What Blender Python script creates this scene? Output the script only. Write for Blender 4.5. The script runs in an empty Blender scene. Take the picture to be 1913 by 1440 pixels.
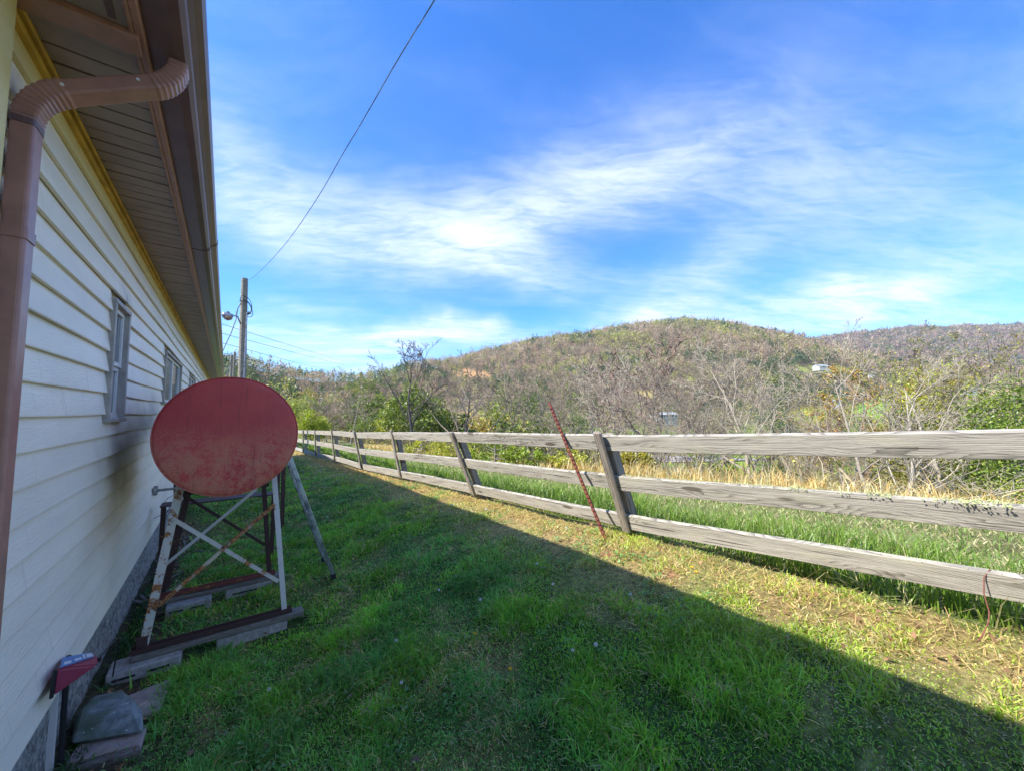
import bpy, bmesh, math, random
import numpy as np
from mathutils import Vector, Matrix

SC = bpy.context.scene
COL = SC.collection
R = math.radians
rnd = random.Random(7)
nr = np.random.default_rng(11)

# ------------------------------------------------------------------ camera
F = 712.0                      # focal length in pixels of a 1913 px wide frame
EYE = Vector((0, 0, 1.48))
TH = math.atan(47 / F)         # pitch up
PH = math.atan(.749)           # yaw to the right of the house wall (+Y)
FWD = Vector((math.sin(PH) * math.cos(TH), math.cos(PH) * math.cos(TH), math.sin(TH)))
RGT = Vector((math.cos(PH), -math.sin(PH), 0))
UPV = RGT.cross(FWD)
cam_d = bpy.data.cameras.new('camera')
cam_d.sensor_width = 36
cam_d.lens = F / 1913 * 36
cam_d.clip_start = .02
cam_d.clip_end = 12000
cam = bpy.data.objects.new('camera', cam_d)
COL.objects.link(cam)
cam.location = EYE
cam.rotation_euler = (R(90) + TH, 0, -PH)
SC.camera = cam

def ray(px, py):
    return (FWD * F + RGT * (px - 956.5) - UPV * (py - 720)).normalized()
def onX(px, py, x):
    d = ray(px, py); return EYE + d * ((x - EYE.x) / d.x)
def onY(px, py, y):
    d = ray(px, py); return EYE + d * ((y - EYE.y) / d.y)
def onZ(px, py, z):
    d = ray(px, py); return EYE + d * ((z - EYE.z) / d.z)
def flat(px, z):                # ground position seen in column px at depth z
    b = (px - 956.5) / F
    return (math.sin(PH) * z + math.cos(PH) * b * z, math.cos(PH) * z - math.sin(PH) * b * z)
def hgt(py, z):                 # height seen at row py at horizontal depth z
    t = (720 - py) / F
    return EYE.z + z * (t * math.cos(TH) + math.sin(TH)) / (math.cos(TH) - t * math.sin(TH))

# ------------------------------------------------------------------ world, sun, exposure
SUN = Vector((-1, .25, 1.0)).normalized()
world = bpy.data.worlds.new('World')
SC.world = world
world.use_nodes = True
SKY_STRENGTH = .15
SUN_STRENGTH = 2.1
EXPOSURE = 2.35

def nd(nt, t, **kw):
    n = nt.nodes.new(t)
    for k, v in kw.items():
        setattr(n, k, v)
    return n
def setin(nt, sock, v):
    if hasattr(v, 'is_output') or isinstance(v, bpy.types.NodeSocket):
        nt.links.new(v, sock)
    elif v is not None:
        if isinstance(v, (tuple, list)) and len(v) == 3 and sock.type == 'RGBA':
            v = (*v, 1)
        sock.default_value = v
def M(nt, op, a, b=None, c=None, clamp=False):
    n = nd(nt, 'ShaderNodeMath', operation=op, use_clamp=clamp)
    setin(nt, n.inputs[0], a)
    if b is not None: setin(nt, n.inputs[1], b)
    if c is not None: setin(nt, n.inputs[2], c)
    return n.outputs[0]
def VM(nt, op, a, b=None):
    n = nd(nt, 'ShaderNodeVectorMath', operation=op)
    setin(nt, n.inputs[0], a)
    if b is not None: setin(nt, n.inputs[1], b)
    return n.outputs['Value'] if op in ('LENGTH', 'DOT_PRODUCT', 'DISTANCE') else n.outputs[0]
def MR(nt, v, a, b, c=0., d=1., smooth=True):
    n = nd(nt, 'ShaderNodeMapRange', interpolation_type='SMOOTHSTEP' if smooth else 'LINEAR')
    setin(nt, n.inputs[0], v)
    for i, q in enumerate((a, b, c, d)): setin(nt, n.inputs[1 + i], q)
    return n.outputs[0]
def MIX(nt, f, a, b, mode='MIX'):
    n = nd(nt, 'ShaderNodeMix', data_type='RGBA', blend_type=mode)
    setin(nt, n.inputs[0], f); setin(nt, n.inputs[6], a); setin(nt, n.inputs[7], b)
    return n.outputs[2]
def NZ(nt, vec, scale=5., detail=4., rough=.55, dist=0.):
    n = nd(nt, 'ShaderNodeTexNoise')
    if vec is not None: setin(nt, n.inputs['Vector'], vec)
    n.inputs['Scale'].default_value = scale
    n.inputs['Detail'].default_value = detail
    n.inputs['Roughness'].default_value = rough
    n.inputs['Distortion'].default_value = dist
    return n.outputs['Fac']
def MP(nt, vec, loc=(0, 0, 0), rot=(0, 0, 0), scale=(1, 1, 1)):
    n = nd(nt, 'ShaderNodeMapping')
    setin(nt, n.inputs[0], vec)
    n.inputs[1].default_value = loc; n.inputs[2].default_value = rot; n.inputs[3].default_value = scale
    return n.outputs[0]

def build_sky():
    nt = world.node_tree
    bg = nt.nodes['Background']
    sky = nd(nt, 'ShaderNodeTexSky', sky_type='NISHITA')
    sky.sun_disc = False
    sky.sun_elevation = math.asin(SUN.z)
    sky.sun_rotation = math.atan2(SUN.x, SUN.y)
    sky.air_density = 1.0
    sky.dust_density = 1.1
    sky.ozone_density = 3.0
    sky.altitude = 700
    geo = nd(nt, 'ShaderNodeNewGeometry')
    d = VM(nt, 'NORMALIZE', nd(nt, 'ShaderNodeTexCoord').outputs['Generated'])
    sep = nd(nt, 'ShaderNodeSeparateXYZ'); nt.links.new(d, sep.inputs[0])
    az = M(nt, 'ARCTAN2', sep.outputs[0], sep.outputs[1])
    el = M(nt, 'ARCSINE', sep.outputs[2])
    comb = nd(nt, 'ShaderNodeCombineXYZ')
    nt.links.new(az, comb.inputs[0]); nt.links.new(el, comb.inputs[1])
    base = comb.outputs[0]
    # domain warp
    w1 = nd(nt, 'ShaderNodeTexNoise'); w1.inputs['Scale'].default_value = 3.2; w1.inputs['Detail'].default_value = 5
    nt.links.new(d, w1.inputs['Vector'])
    wv = VM(nt, 'SUBTRACT', w1.outputs['Color'], (.5, .5, .5))
    wv = VM(nt, 'MULTIPLY', wv, (.16, .11, 0))
    p = VM(nt, 'ADD', base, wv)
    w2 = nd(nt, 'ShaderNodeTexNoise'); w2.inputs['Scale'].default_value = 14; w2.inputs['Detail'].default_value = 4
    nt.links.new(d, w2.inputs['Vector'])
    p = VM(nt, 'ADD', p, VM(nt, 'MULTIPLY', VM(nt, 'SUBTRACT', w2.outputs['Color'], (.5, .5, .5)), (.07, .05, 0)))
    def azel(px, py):
        v = ray(px, py); return math.atan2(v.x, v.y), math.asin(v.z)
    bands = [(455, 320, 140, 60, -58, .42), (590, 430, 190, 62, -16, .42), (790, 450, 220, 84, 2, .48),
             (960, 410, 240, 76, 14, .42), (1180, 330, 230, 66, 22, .34), (1000, 510, 140, 32, -16, .46),
             (1440, 330, 330, 110, 2, .32), (1700, 440, 280, 120, -10, .26),
             (1205, 600, 190, 52, 36, .72), (1430, 600, 300, 50, 8, .70), (1640, 550, 150, 30, 10, .50),
             (740, 632, 200, 24, -2, .85), (640, 672, 260, 30, -6, .60), (860, 615, 80, 22, 0, .65),
             (560, 150, 260, 130, -20, .08), (1850, 610, 240, 44, 0, .45), (1180, 190, 300, 70, 20, .08),
             (560, 575, 90, 12, -4, .25), (980, 640, 70, 22, 30, .40)]
    total = None
    for (cx, cy, hl, hw, ang, w) in bands:
        a0 = azel(cx, cy)
        dx, dy = math.cos(R(ang)) * hl, -math.sin(R(ang)) * hl
        a1, a2 = azel(cx + dx, cy + dy), azel(cx - dx, cy - dy)
        L = math.hypot(a1[0] - a2[0], a1[1] - a2[1]) / 2
        an = math.atan2(a1[1] - a2[1], a1[0] - a2[0])
        nx, ny = math.sin(R(ang)) * hw, math.cos(R(ang)) * hw
        b1, b2 = azel(cx + nx, cy + ny), azel(cx - nx, cy - ny)
        Wd = math.hypot(b1[0] - b2[0], b1[1] - b2[1]) / 2
        q = VM(nt, 'SUBTRACT', p, (a0[0], a0[1], 0))
        q = MP(nt, q, rot=(0, 0, -an))
        q = VM(nt, 'MULTIPLY', q, (1 / L, 1 / Wd, 0))
        l2 = VM(nt, 'DOT_PRODUCT', q, q)
        g = M(nt, 'MULTIPLY', M(nt, 'EXPONENT', M(nt, 'MULTIPLY', l2, -.9)), w)
        total = g if total is None else M(nt, 'ADD', total, g)
    # fine streaks, drawn out along the wind, sheet projected on a high plane
    zc = M(nt, 'MAXIMUM', M(nt, 'ADD', sep.outputs[2], .12), .05)
    pl = nd(nt, 'ShaderNodeCombineXYZ')
    nt.links.new(M(nt, 'DIVIDE', sep.outputs[0], zc), pl.inputs[0])
    nt.links.new(M(nt, 'DIVIDE', sep.outputs[1], zc), pl.inputs[1])
    pw = VM(nt, 'ADD', pl.outputs[0], VM(nt, 'MULTIPLY', wv, (1.3, 1.3, 0)))
    s1 = NZ(nt, MP(nt, MP(nt, pw, rot=(0, 0, R(24))), scale=(.8, 2.6, 1)), 1.9, 10, .64, .5)
    s2 = NZ(nt, MP(nt, MP(nt, pw, rot=(0, 0, R(44))), scale=(1.0, 3.4, 1)), 6.5, 8, .66, .7)
    st = M(nt, 'ADD', M(nt, 'MULTIPLY', s1, .62), M(nt, 'MULTIPLY', s2, .38))
    streak = MR(nt, st, .32, .66, .40, 1.25)
    dens = M(nt, 'MULTIPLY', total, streak)
    veil = M(nt, 'MULTIPLY', MR(nt, s1, .45, .8), .08)
    back_fill = M(nt, 'MULTIPLY', MR(nt, sep.outputs[1], .1, -.5), MR(nt, s1, .36, .66, .1, .8))  # unseen cirrus behind the camera, coverage raised to add fill light
    dens = M(nt, 'ADD', M(nt, 'ADD', dens, veil), back_fill, clamp=True)
    dens = M(nt, 'MULTIPLY', dens, MR(nt, sep.outputs[2], -.02, .04))
    hsv = nd(nt, 'ShaderNodeHueSaturation')
    hsv.inputs['Saturation'].default_value = 1.22
    hsv.inputs['Hue'].default_value = .5
    hsv.inputs['Value'].default_value = 1.0
    nt.links.new(sky.outputs[0], hsv.inputs['Color'])
    skyc = MIX(nt, 1., hsv.outputs[0], (.10, .31, .49), 'MULTIPLY')
    out = MIX(nt, M(nt, 'MULTIPLY', dens, .92, clamp=True), skyc, (1.50, 1.66, 2.05))
    nt.links.new(out, bg.inputs[0])
    bg.inputs[1].default_value = SKY_STRENGTH
build_sky()
sun_d = bpy.data.lights.new('sun', 'SUN')
sun_d.energy = SUN_STRENGTH
sun_d.angle = R(.53)
sun_d.color = (1.0, .94, .84)
sun = bpy.data.objects.new('sun', sun_d)
COL.objects.link(sun)
sun.rotation_euler = SUN.to_track_quat('Z', 'Y').to_euler()
vs = SC.view_settings
vs.view_transform = 'Standard'; vs.look = 'None'; vs.gamma = 1; vs.use_curve_mapping = False
vs.exposure = EXPOSURE

# ------------------------------------------------------------------ helpers
def bsdf(name):
    m = bpy.data.materials.new(name)
    m.use_nodes = True
    nt = m.node_tree
    return m, nt, nt.nodes['Principled BSDF']
def bump(nt, b, h, dist=.01, strength=1.):
    n = nd(nt, 'ShaderNodeBump')
    n.inputs['Distance'].default_value = dist
    n.inputs['Strength'].default_value = strength
    setin(nt, n.inputs['Height'], h)
    nt.links.new(n.outputs[0], b.inputs['Normal'])
def OBJ(nt): return nd(nt, 'ShaderNodeTexCoord').outputs['Object']
def POS(nt): return nd(nt, 'ShaderNodeNewGeometry').outputs['Position']
def RANDOM(nt): return nd(nt, 'ShaderNodeObjectInfo').outputs['Random']

def simple(name, col, rough=.6, metal=0., vary=.15, scale=8., bmp=0., bscale=40.):
    m, nt, b = bsdf(name)
    v = OBJ(nt)
    n = NZ(nt, v, scale, 5)
    c = MIX(nt, MR(nt, n, .3, .7), tuple(x * (1 - vary) for x in col), tuple(min(1, x * (1 + vary)) for x in col))
    setin(nt, b.inputs['Base Color'], c)
    b.inputs['Roughness'].default_value = rough
    b.inputs['Metallic'].default_value = metal
    if bmp: bump(nt, b, NZ(nt, v, bscale, 5), bmp)
    return m

MAT = {}
def mk():
    # siding : aged off-white lap boards with a dark blue-grey patch and mildew by the tank
    def siding(name, base):
        m, nt, b = bsdf(name)
        P = POS(nt)
        n1 = NZ(nt, MP(nt, P, scale=(1, .5, 2)), 3, 6)
        c = MIX(nt, MR(nt, n1, .3, .75), tuple(x * .9 for x in base), base)
        streaks = NZ(nt, MP(nt, P, scale=(1, 9, .7)), 4, 5)
        c = MIX(nt, MR(nt, streaks, .60, .78, 0, .35), c, (.42, .40, .36))
        # dark blue-grey cloud, own outline
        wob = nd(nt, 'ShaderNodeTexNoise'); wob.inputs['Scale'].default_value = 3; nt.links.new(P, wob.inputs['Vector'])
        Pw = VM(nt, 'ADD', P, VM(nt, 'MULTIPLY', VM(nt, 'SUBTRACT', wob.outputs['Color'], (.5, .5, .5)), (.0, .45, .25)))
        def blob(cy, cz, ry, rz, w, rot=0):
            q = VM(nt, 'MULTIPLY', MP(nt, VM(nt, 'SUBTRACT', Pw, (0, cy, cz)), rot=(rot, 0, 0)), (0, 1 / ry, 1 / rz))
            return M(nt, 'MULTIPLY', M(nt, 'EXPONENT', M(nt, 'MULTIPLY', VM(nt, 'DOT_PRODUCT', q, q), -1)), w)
        dark_patch = M(nt, 'ADD', blob(4.55, 1.33, .75, .15, .9), M(nt, 'ADD', blob(3.95, 1.18, .45, .13, .7), blob(5.2, 1.48, .5, .2, .45)), clamp=True)
        mild = M(nt, 'ADD', blob(4.0, 1.0, .5, .14, .85, .2), M(nt, 'ADD', blob(4.3, 1.14, .5, .10, .5), blob(3.5, .82, .5, .18, .35)), clamp=True)
        c = MIX(nt, mild, c, (.34, .235, .10))
        c = MIX(nt, dark_patch, c, (.075, .095, .15))
        drips = NZ(nt, MP(nt, P, scale=(1, 30, 2)), 2, 3)
        wtop = M(nt, 'MULTIPLY', blob(3.65, 2.24, .18, .10, 1.), MR(nt, drips, .45, .6))
        c = MIX(nt, wtop, c, (.2, .18, .17))
        setin(nt, b.inputs['Base Color'], c)
        b.inputs['Roughness'].default_value = .45
        bump(nt, b, NZ(nt, MP(nt, P, scale=(1, 2, 14)), 8, 6), .0025)
        return m
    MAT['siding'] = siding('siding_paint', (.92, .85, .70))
    MAT['siding_top'] = siding('siding_yellow', (.82, .68, .30))  # yellow base for the top course and corner board
    MAT['ochre'] = simple('ochre_trim_paint', (.60, .37, .055), .45, vary=.2)
    MAT['brown'] = simple('brown_painted_metal', (.37, .185, .145), .38, vary=.12, scale=14, bmp=.0006)
    MAT['brown_dark'] = simple('dark_brown_metal', (.12, .07, .075), .42, vary=.15)
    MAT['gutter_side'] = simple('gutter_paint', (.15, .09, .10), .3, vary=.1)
    m, nt, b = bsdf('soffit_vinyl')
    P = POS(nt)
    c = MIX(nt, MR(nt, NZ(nt, P, 6, 5), .3, .7), (.27, .205, .20), (.35, .27, .262))
    setin(nt, b.inputs['Base Color'], c)
    b.inputs['Roughness'].default_value = .6
    vz = nd(nt, 'ShaderNodeTexVoronoi'); vz.inputs['Scale'].default_value = 150
    nt.links.new(P, vz.inputs['Vector'])
    MAT['soffit'] = m
    m, nt, b = bsdf('soffit_perforated')
    P = POS(nt)
    vz = nd(nt, 'ShaderNodeTexVoronoi'); vz.inputs['Scale'].default_value = 95; vz.inputs['Randomness'].default_value = .1
    nt.links.new(P, vz.inputs['Vector'])
    hole = MR(nt, vz.outputs['Distance'], .22, .30, 1, 0)
    setin(nt, b.inputs['Base Color'], MIX(nt, hole, (.32, .25, .24), (.05, .04, .035)))
    b.inputs['Roughness'].default_value = .6
    bump(nt, b, MR(nt, vz.outputs['Distance'], .22, .30), .002)
    MAT['soffit_vent'] = m
    # foundation : lumpy stucco
    m, nt, b = bsdf('foundation_stucco')
    P = POS(nt)
    n = NZ(nt, MP(nt, P, scale=(1, 1, .85)), 34, 8, .75)
    big = NZ(nt, P, 3, 5)
    c = MIX(nt, MR(nt, n, .35, .62), (.10, .105, .10), (.47, .47, .44))
    c = MIX(nt, MR(nt, big, .5, .7, 0, .5), c, (.22, .21, .17))
    setin(nt, b.inputs['Base Color'], c)
    b.inputs['Roughness'].default_value = .9
    bump(nt, b, M(nt, 'ADD', n, M(nt, 'MULTIPLY', NZ(nt, P, 90, 4), .4)), .02)
    MAT['stucco'] = m
    # weathered wood, board's length along local X
    def wood(name, c0, c1, grain=1.):
        m, nt, b = bsdf(name)
        O = OBJ(nt)
        rn = RANDOM(nt)
        off = nd(nt, 'ShaderNodeCombineXYZ')
        nt.links.new(M(nt, 'MULTIPLY', rn, 37.), off.inputs[0]); nt.links.new(M(nt, 'MULTIPLY', rn, 11.), off.inputs[2])
        V = VM(nt, 'ADD', O, off.outputs[0])
        # cathedral grain: growth rings cut by a slowly wandering plane
        w = nd(nt, 'ShaderNodeTexNoise'); w.inputs['Scale'].default_value = .9; w.inputs['Detail'].default_value = 2
        nt.links.new(MP(nt, V, scale=(1.1, 1, 5.5)), w.inputs['Vector'])
        h = M(nt, 'ADD', M(nt, 'MULTIPLY', w.outputs['Fac'], M(nt, 'ADD', 20., M(nt, 'MULTIPLY', rn, 18.))), M(nt, 'MULTIPLY', nd_sep(nt, V, 2), 70.))
        fine = NZ(nt, MP(nt, V, scale=(3, 60, 60)), 3, 4)
        h = M(nt, 'ADD', h, M(nt, 'MULTIPLY', fine, .45))
        ring = M(nt, 'FRACT', h)
        ring = MR(nt, ring, 0, 1, 0, 1, False)
        ringc = M(nt, 'POWER', ring, 2.2)
        streak = NZ(nt, MP(nt, V, scale=(1.5, 70, 70)), 2.2, 5, .7)
        blotch = NZ(nt, MP(nt, V, scale=(1, 3, 3)), 2.5, 5)
        c = MIX(nt, MR(nt, streak, .3, .72), c0, c1)
        c = MIX(nt, M(nt, 'MULTIPLY', ringc, .78 * grain), c, tuple(x * .28 for x in c0))
        c = MIX(nt, MR(nt, blotch, .5, .8, 0, .5), c, (c1[0] * .75, c1[1] * .78, c1[2] * .6))
        kv = nd(nt, 'ShaderNodeTexVoronoi'); kv.inputs['Scale'].default_value = 1.; nt.links.new(MP(nt, V, scale=(1.6, 1, 7.)), kv.inputs['Vector'])
        c = MIX(nt, MR(nt, kv.outputs['Distance'], .10, .16, .85, 0), c, (.07, .05, .035))
        crack = NZ(nt, MP(nt, V, scale=(.7, 40, 40)), 1.6, 3)
        c = MIX(nt, MR(nt, crack, .61, .66, 0, .85), c, (.05, .042, .035))
        setin(nt, b.inputs['Base Color'], c)
        b.inputs['Roughness'].default_value = .85
        bump(nt, b, M(nt, 'SUBTRACT', M(nt, 'ADD', streak, M(nt, 'MULTIPLY', ringc, -.7 * grain)), MR(nt, crack, .64, .7)), .004)
        return m
    MAT['wood'] = wood('weathered_grey_board', (.26, .235, .20), (.52, .48, .41))
    MAT['wood_post'] = wood('weathered_brown_post', (.16, .12, .095), (.40, .36, .30), .5)
    MAT['wood_dark'] = wood('old_timber', (.11, .10, .085), (.27, .25, .215), .5)
    # tank red
    m, nt, b = bsdf('red_tank_paint')
    O = OBJ(nt)
    sp = nd_sep(nt, O, 2)
    n = NZ(nt, O, 9, 9, .68, .3)
    n2 = NZ(nt, O, 46, 6, .7)
    low = MR(nt, sp, .14, -.22, 0, 1)
    a = M(nt, 'MULTIPLY', MR(nt, M(nt, 'ADD', M(nt, 'MULTIPLY', n, .6), M(nt, 'MULTIPLY', n2, .4)), .40, .54), low)
    big = MR(nt, NZ(nt, O, 2.6, 4), .35, .7)
    c = MIX(nt, big, (.42, .040, .046), (.52, .065, .050))
    c = MIX(nt, M(nt, 'MULTIPLY', a, .85), c, (.52, .19, .11))
    c = MIX(nt, M(nt, 'MULTIPLY', MR(nt, n2, .58, .70), low), c, (.16, .025, .04))
    fine = NZ(nt, O, 120, 4, .6)
    c = MIX(nt, M(nt, 'MULTIPLY', MR(nt, fine, .58, .66), MR(nt, sp, .22, -.1, .1, .8)), c, (.60, .26, .19))
    runs = NZ(nt, MP(nt, O, scale=(26, 1, 1.3)), 1.5, 5, .6)
    c = MIX(nt, MR(nt, runs, .58, .70, 0, .45), c, (.20, .030, .04))
    c = MIX(nt, M(nt, 'MULTIPLY', MR(nt, NZ(nt, O, 30, 8, .7), .64, .70), MR(nt, sp, .3, -.1, .05, .6)), c, (.50, .22, .14))
    setin(nt, b.inputs['Base Color'], c)
    setin(nt, b.inputs['Roughness'], MR(nt, n, .3, .7, .42, .62))
    bump(nt, b, M(nt, 'ADD', M(nt, 'MULTIPLY', n2, .3), n), .002)
    MAT['tank'] = m
    # white paint over rust
    def rusty(name, paint, amount):
        m, nt, b = bsdf(name)
        P = POS(nt)
        n = NZ(nt, P, 18, 8, .7, .4)
        big = NZ(nt, P, 3.5, 4)
        f = MR(nt, M(nt, 'ADD', M(nt, 'MULTIPLY', n, .6), M(nt, 'MULTIPLY', big, .4)), amount, amount + .05)
        rc = MIX(nt, MR(nt, NZ(nt, P, 60, 5), .35, .65), (.14, .045, .02), (.46, .20, .06))
        c = MIX(nt, f, paint, rc)
        setin(nt, b.inputs['Base Color'], c)
        b.inputs['Roughness'].default_value = .7
        bump(nt, b, M(nt, 'ADD', n, f), .0012)
        return m
    MAT['rusty_white'] = rusty('chipped_white_paint_over_rust', (.56, .54, .48), .515)
    MAT['rusty_pale'] = rusty('mostly_white_paint', (.60, .59, .56), .60)
    MAT['rusty_dark'] = rusty('dark_brown_rusty_steel', (.055, .026, .022), .58)
    MAT['rust'] = rusty('red_rust', (.17, .05, .035), .55)
    MAT['rust_orange'] = rusty('rusty_brace', (.50, .44, .34), .49)
    MAT['galv'] = simple('galvanised_steel', (.34, .35, .36), .38, .85, .35, 12, .001, 30)
    MAT['alu'] = simple('weathered_aluminium', (.36, .39, .41), .35, .8, .55, 9, .001, 30)
    m, nt, b = bsdf('concrete_block')
    P = POS(nt)
    n = NZ(nt, P, 30, 7, .7)
    c = MIX(nt, MR(nt, n, .3, .7), (.24, .235, .225), (.42, .41, .39))
    c = MIX(nt, MR(nt, NZ(nt, P, 5, 5), .5, .75, 0, .6), c, (.15, .165, .11))
    setin(nt, b.inputs['Base Color'], c); b.inputs['Roughness'].default_value = .95
    bump(nt, b, n, .006)
    MAT['concrete'] = m
    m, nt, b = bsdf('mossy_stone')
    P = POS(nt)
    n = NZ(nt, P, 22, 7, .7)
    c = MIX(nt, MR(nt, n, .3, .7), (.13, .165, .175), (.27, .32, .33))
    c = MIX(nt, MR(nt, NZ(nt, P, 6, 6), .45, .62, 0, .75), c, (.07, .10, .045))
    c = MIX(nt, MR(nt, NZ(nt, P, 40, 2), .70, .74), c, (.62, .68, .70))
    setin(nt, b.inputs['Base Color'], c); b.inputs['Roughness'].default_value = .9
    bump(nt, b, n, .006)
    MAT['stone'] = m
    MAT['slab'] = simple('pinkish_paving_slab', (.33, .27, .245), .9, vary=.3, scale=9, bmp=.003)
    MAT['maroon'] = simple('maroon_plastic', (.27, .035, .075), .38, vary=.12)
    MAT['black'] = simple('black_plastic', (.015, .015, .017), .5)
    MAT['white'] = simple('white_vinyl', (.72, .72, .70), .4, vary=.06)
    MAT['greytrim'] = simple('grey_window_trim', (.34, .31, .28), .5, vary=.2)
    MAT['label_blue'] = simple('blue_label_print', (.05, .20, .50), .4, vary=.15)
    MAT['label_white'] = simple('white_label_print', (.70, .74, .78), .4, vary=.1)
    MAT['lichen'] = simple('pale_green_lichen', (.46, .50, .24), .95, vary=.4, scale=60)
    MAT['pole'] = simple('creosote_pole_wood', (.24, .215, .165), .9, vary=.35, scale=20, bmp=.01)
    MAT['wire'] = simple('black_cable', (.035, .038, .042), .6)
    MAT['cable_al'] = simple('aluminium_twisted_cable', (.25, .26, .27), .5, .4, .5, 60)
    MAT['tar'] = simple('roof_shingle', (.12, .10, .095), .9, vary=.3)
    MAT['asphalt'] = simple('grey_road_surface', (.29, .26, .235), .9, vary=.12, scale=.3)
    MAT['white_wall'] = simple('white_house_wall', (.48, .47, .43), .6, vary=.08, scale=.5)
    MAT['metal_roof'] = simple('pale_metal_roof', (.36, .38, .38), .4, vary=.1, scale=.5)
    MAT['roof_grey'] = simple('grey_house_roof', (.22, .22, .23), .7, vary=.1, scale=.5)
    MAT['car_paint'] = simple('white_car_paint', (.70, .71, .72), .25, vary=.04)
    MAT['glass_dark'] = simple('dark_window', (.03, .04, .05), .1)
    m, nt, b = bsdf('window_glass')
    P = POS(nt)
    c = MIX(nt, MR(nt, NZ(nt, MP(nt, P, scale=(1, 6, .6)), 5, 3), .4, .6), (.06, .075, .085), (.22, .25, .26))
    setin(nt, b.inputs['Base Color'], c)
    b.inputs['Roughness'].default_value = .06
    MAT['glass'] = m
    # foliage, vertex colour
    def leafy(name, trans, rough=.6):
        m, nt, b = bsdf(name)
        at = nd(nt, 'ShaderNodeAttribute', attribute_name='Col')
        d = nd(nt, 'ShaderNodeBsdfDiffuse'); t = nd(nt, 'ShaderNodeBsdfTranslucent')
        nt.links.new(at.outputs['Color'], d.inputs[0])
        nt.links.new(MIX(nt, 1., at.outputs['Color'], (1.25, 1.25, .8), 'MULTIPLY'), t.inputs[0])
        mx = nd(nt, 'ShaderNodeMixShader'); mx.inputs[0].default_value = trans
        nt.links.new(d.outputs[0], mx.inputs[1]); nt.links.new(t.outputs[0], mx.inputs[2])
        g = nd(nt, 'ShaderNodeBsdfGlossy'); g.inputs['Roughness'].default_value = .45; g.inputs[0].default_value = (.9, .95, 1, 1)
        mg = nd(nt, 'ShaderNodeMixShader'); mg.inputs[0].default_value = .03
        nt.links.new(mx.outputs[0], mg.inputs[1]); nt.links.new(g.outputs[0], mg.inputs[2])
        nt.links.new(mg.outputs[0], nt.nodes['Material Output'].inputs[0])
        nt.nodes.remove(b)
        return m
    MAT['leaf'] = leafy('foliage', .35)
    MAT['grass'] = leafy('grass_blade', .40)
    m, nt, b = bsdf('twig_bark')
    at = nd(nt, 'ShaderNodeAttribute', attribute_name='Col')
    nt.links.new(at.outputs['Color'], b.inputs['Base Color'])
    b.inputs['Roughness'].default_value = .9; b.inputs['Specular IOR Level'].default_value = .1
    MAT['twig'] = m
    def bark(name, c0, c1):
        m, nt, b = bsdf(name)
        O = POS(nt)
        c = MIX(nt, MR(nt, NZ(nt, MP(nt, O, scale=(1, 1, .3)), 22, 6, .7), .35, .65), c0, c1)
        setin(nt, b.inputs['Base Color'], c)
        b.inputs['Roughness'].default_value = .9
        return m
    MAT['bark_grey'] = bark('grey_bark', (.15, .13, .105), (.36, .32, .26))
    MAT['bark_pale'] = bark('pale_bark', (.24, .20, .15), (.46, .40, .31))
    MAT['bark_dark'] = bark('dark_bark', (.045, .036, .032), (.13, .11, .095))
def nd_sep(nt, v, i):
    s = nd(nt, 'ShaderNodeSeparateXYZ'); nt.links.new(v, s.inputs[0]); return s.outputs[i]
mk()

def tag(o, label=None, cat=None, group=None, kind=None):
    if label: o['label'] = label
    if cat: o['category'] = cat
    if group: o['group'] = group
    if kind: o['kind'] = kind
    return o
WLOC = {}
def thing(name, label, cat, loc=(0, 0, 0), group=None):
    o = bpy.data.objects.new(name, None)
    o.empty_display_size = .1
    COL.objects.link(o)
    o.location = loc
    WLOC[o.name] = Vector(loc)
    return tag(o, label, cat, group)
def link(name, me, mat=None, parent=None, origin=None, rot=None):
    o = bpy.data.objects.new(name, me)
    COL.objects.link(o)
    if mat is not None and not me.materials: me.materials.append(mat)
    org = Vector(origin) if origin is not None else (WLOC[parent.name].copy() if parent else Vector((0, 0, 0)))
    WLOC[o.name] = org.copy()
    if parent is not None:
        o.parent = parent
        o.location = org - WLOC[parent.name]
    else:
        o.location = org
    if rot is not None: o.rotation_euler = rot
    return o

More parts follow.
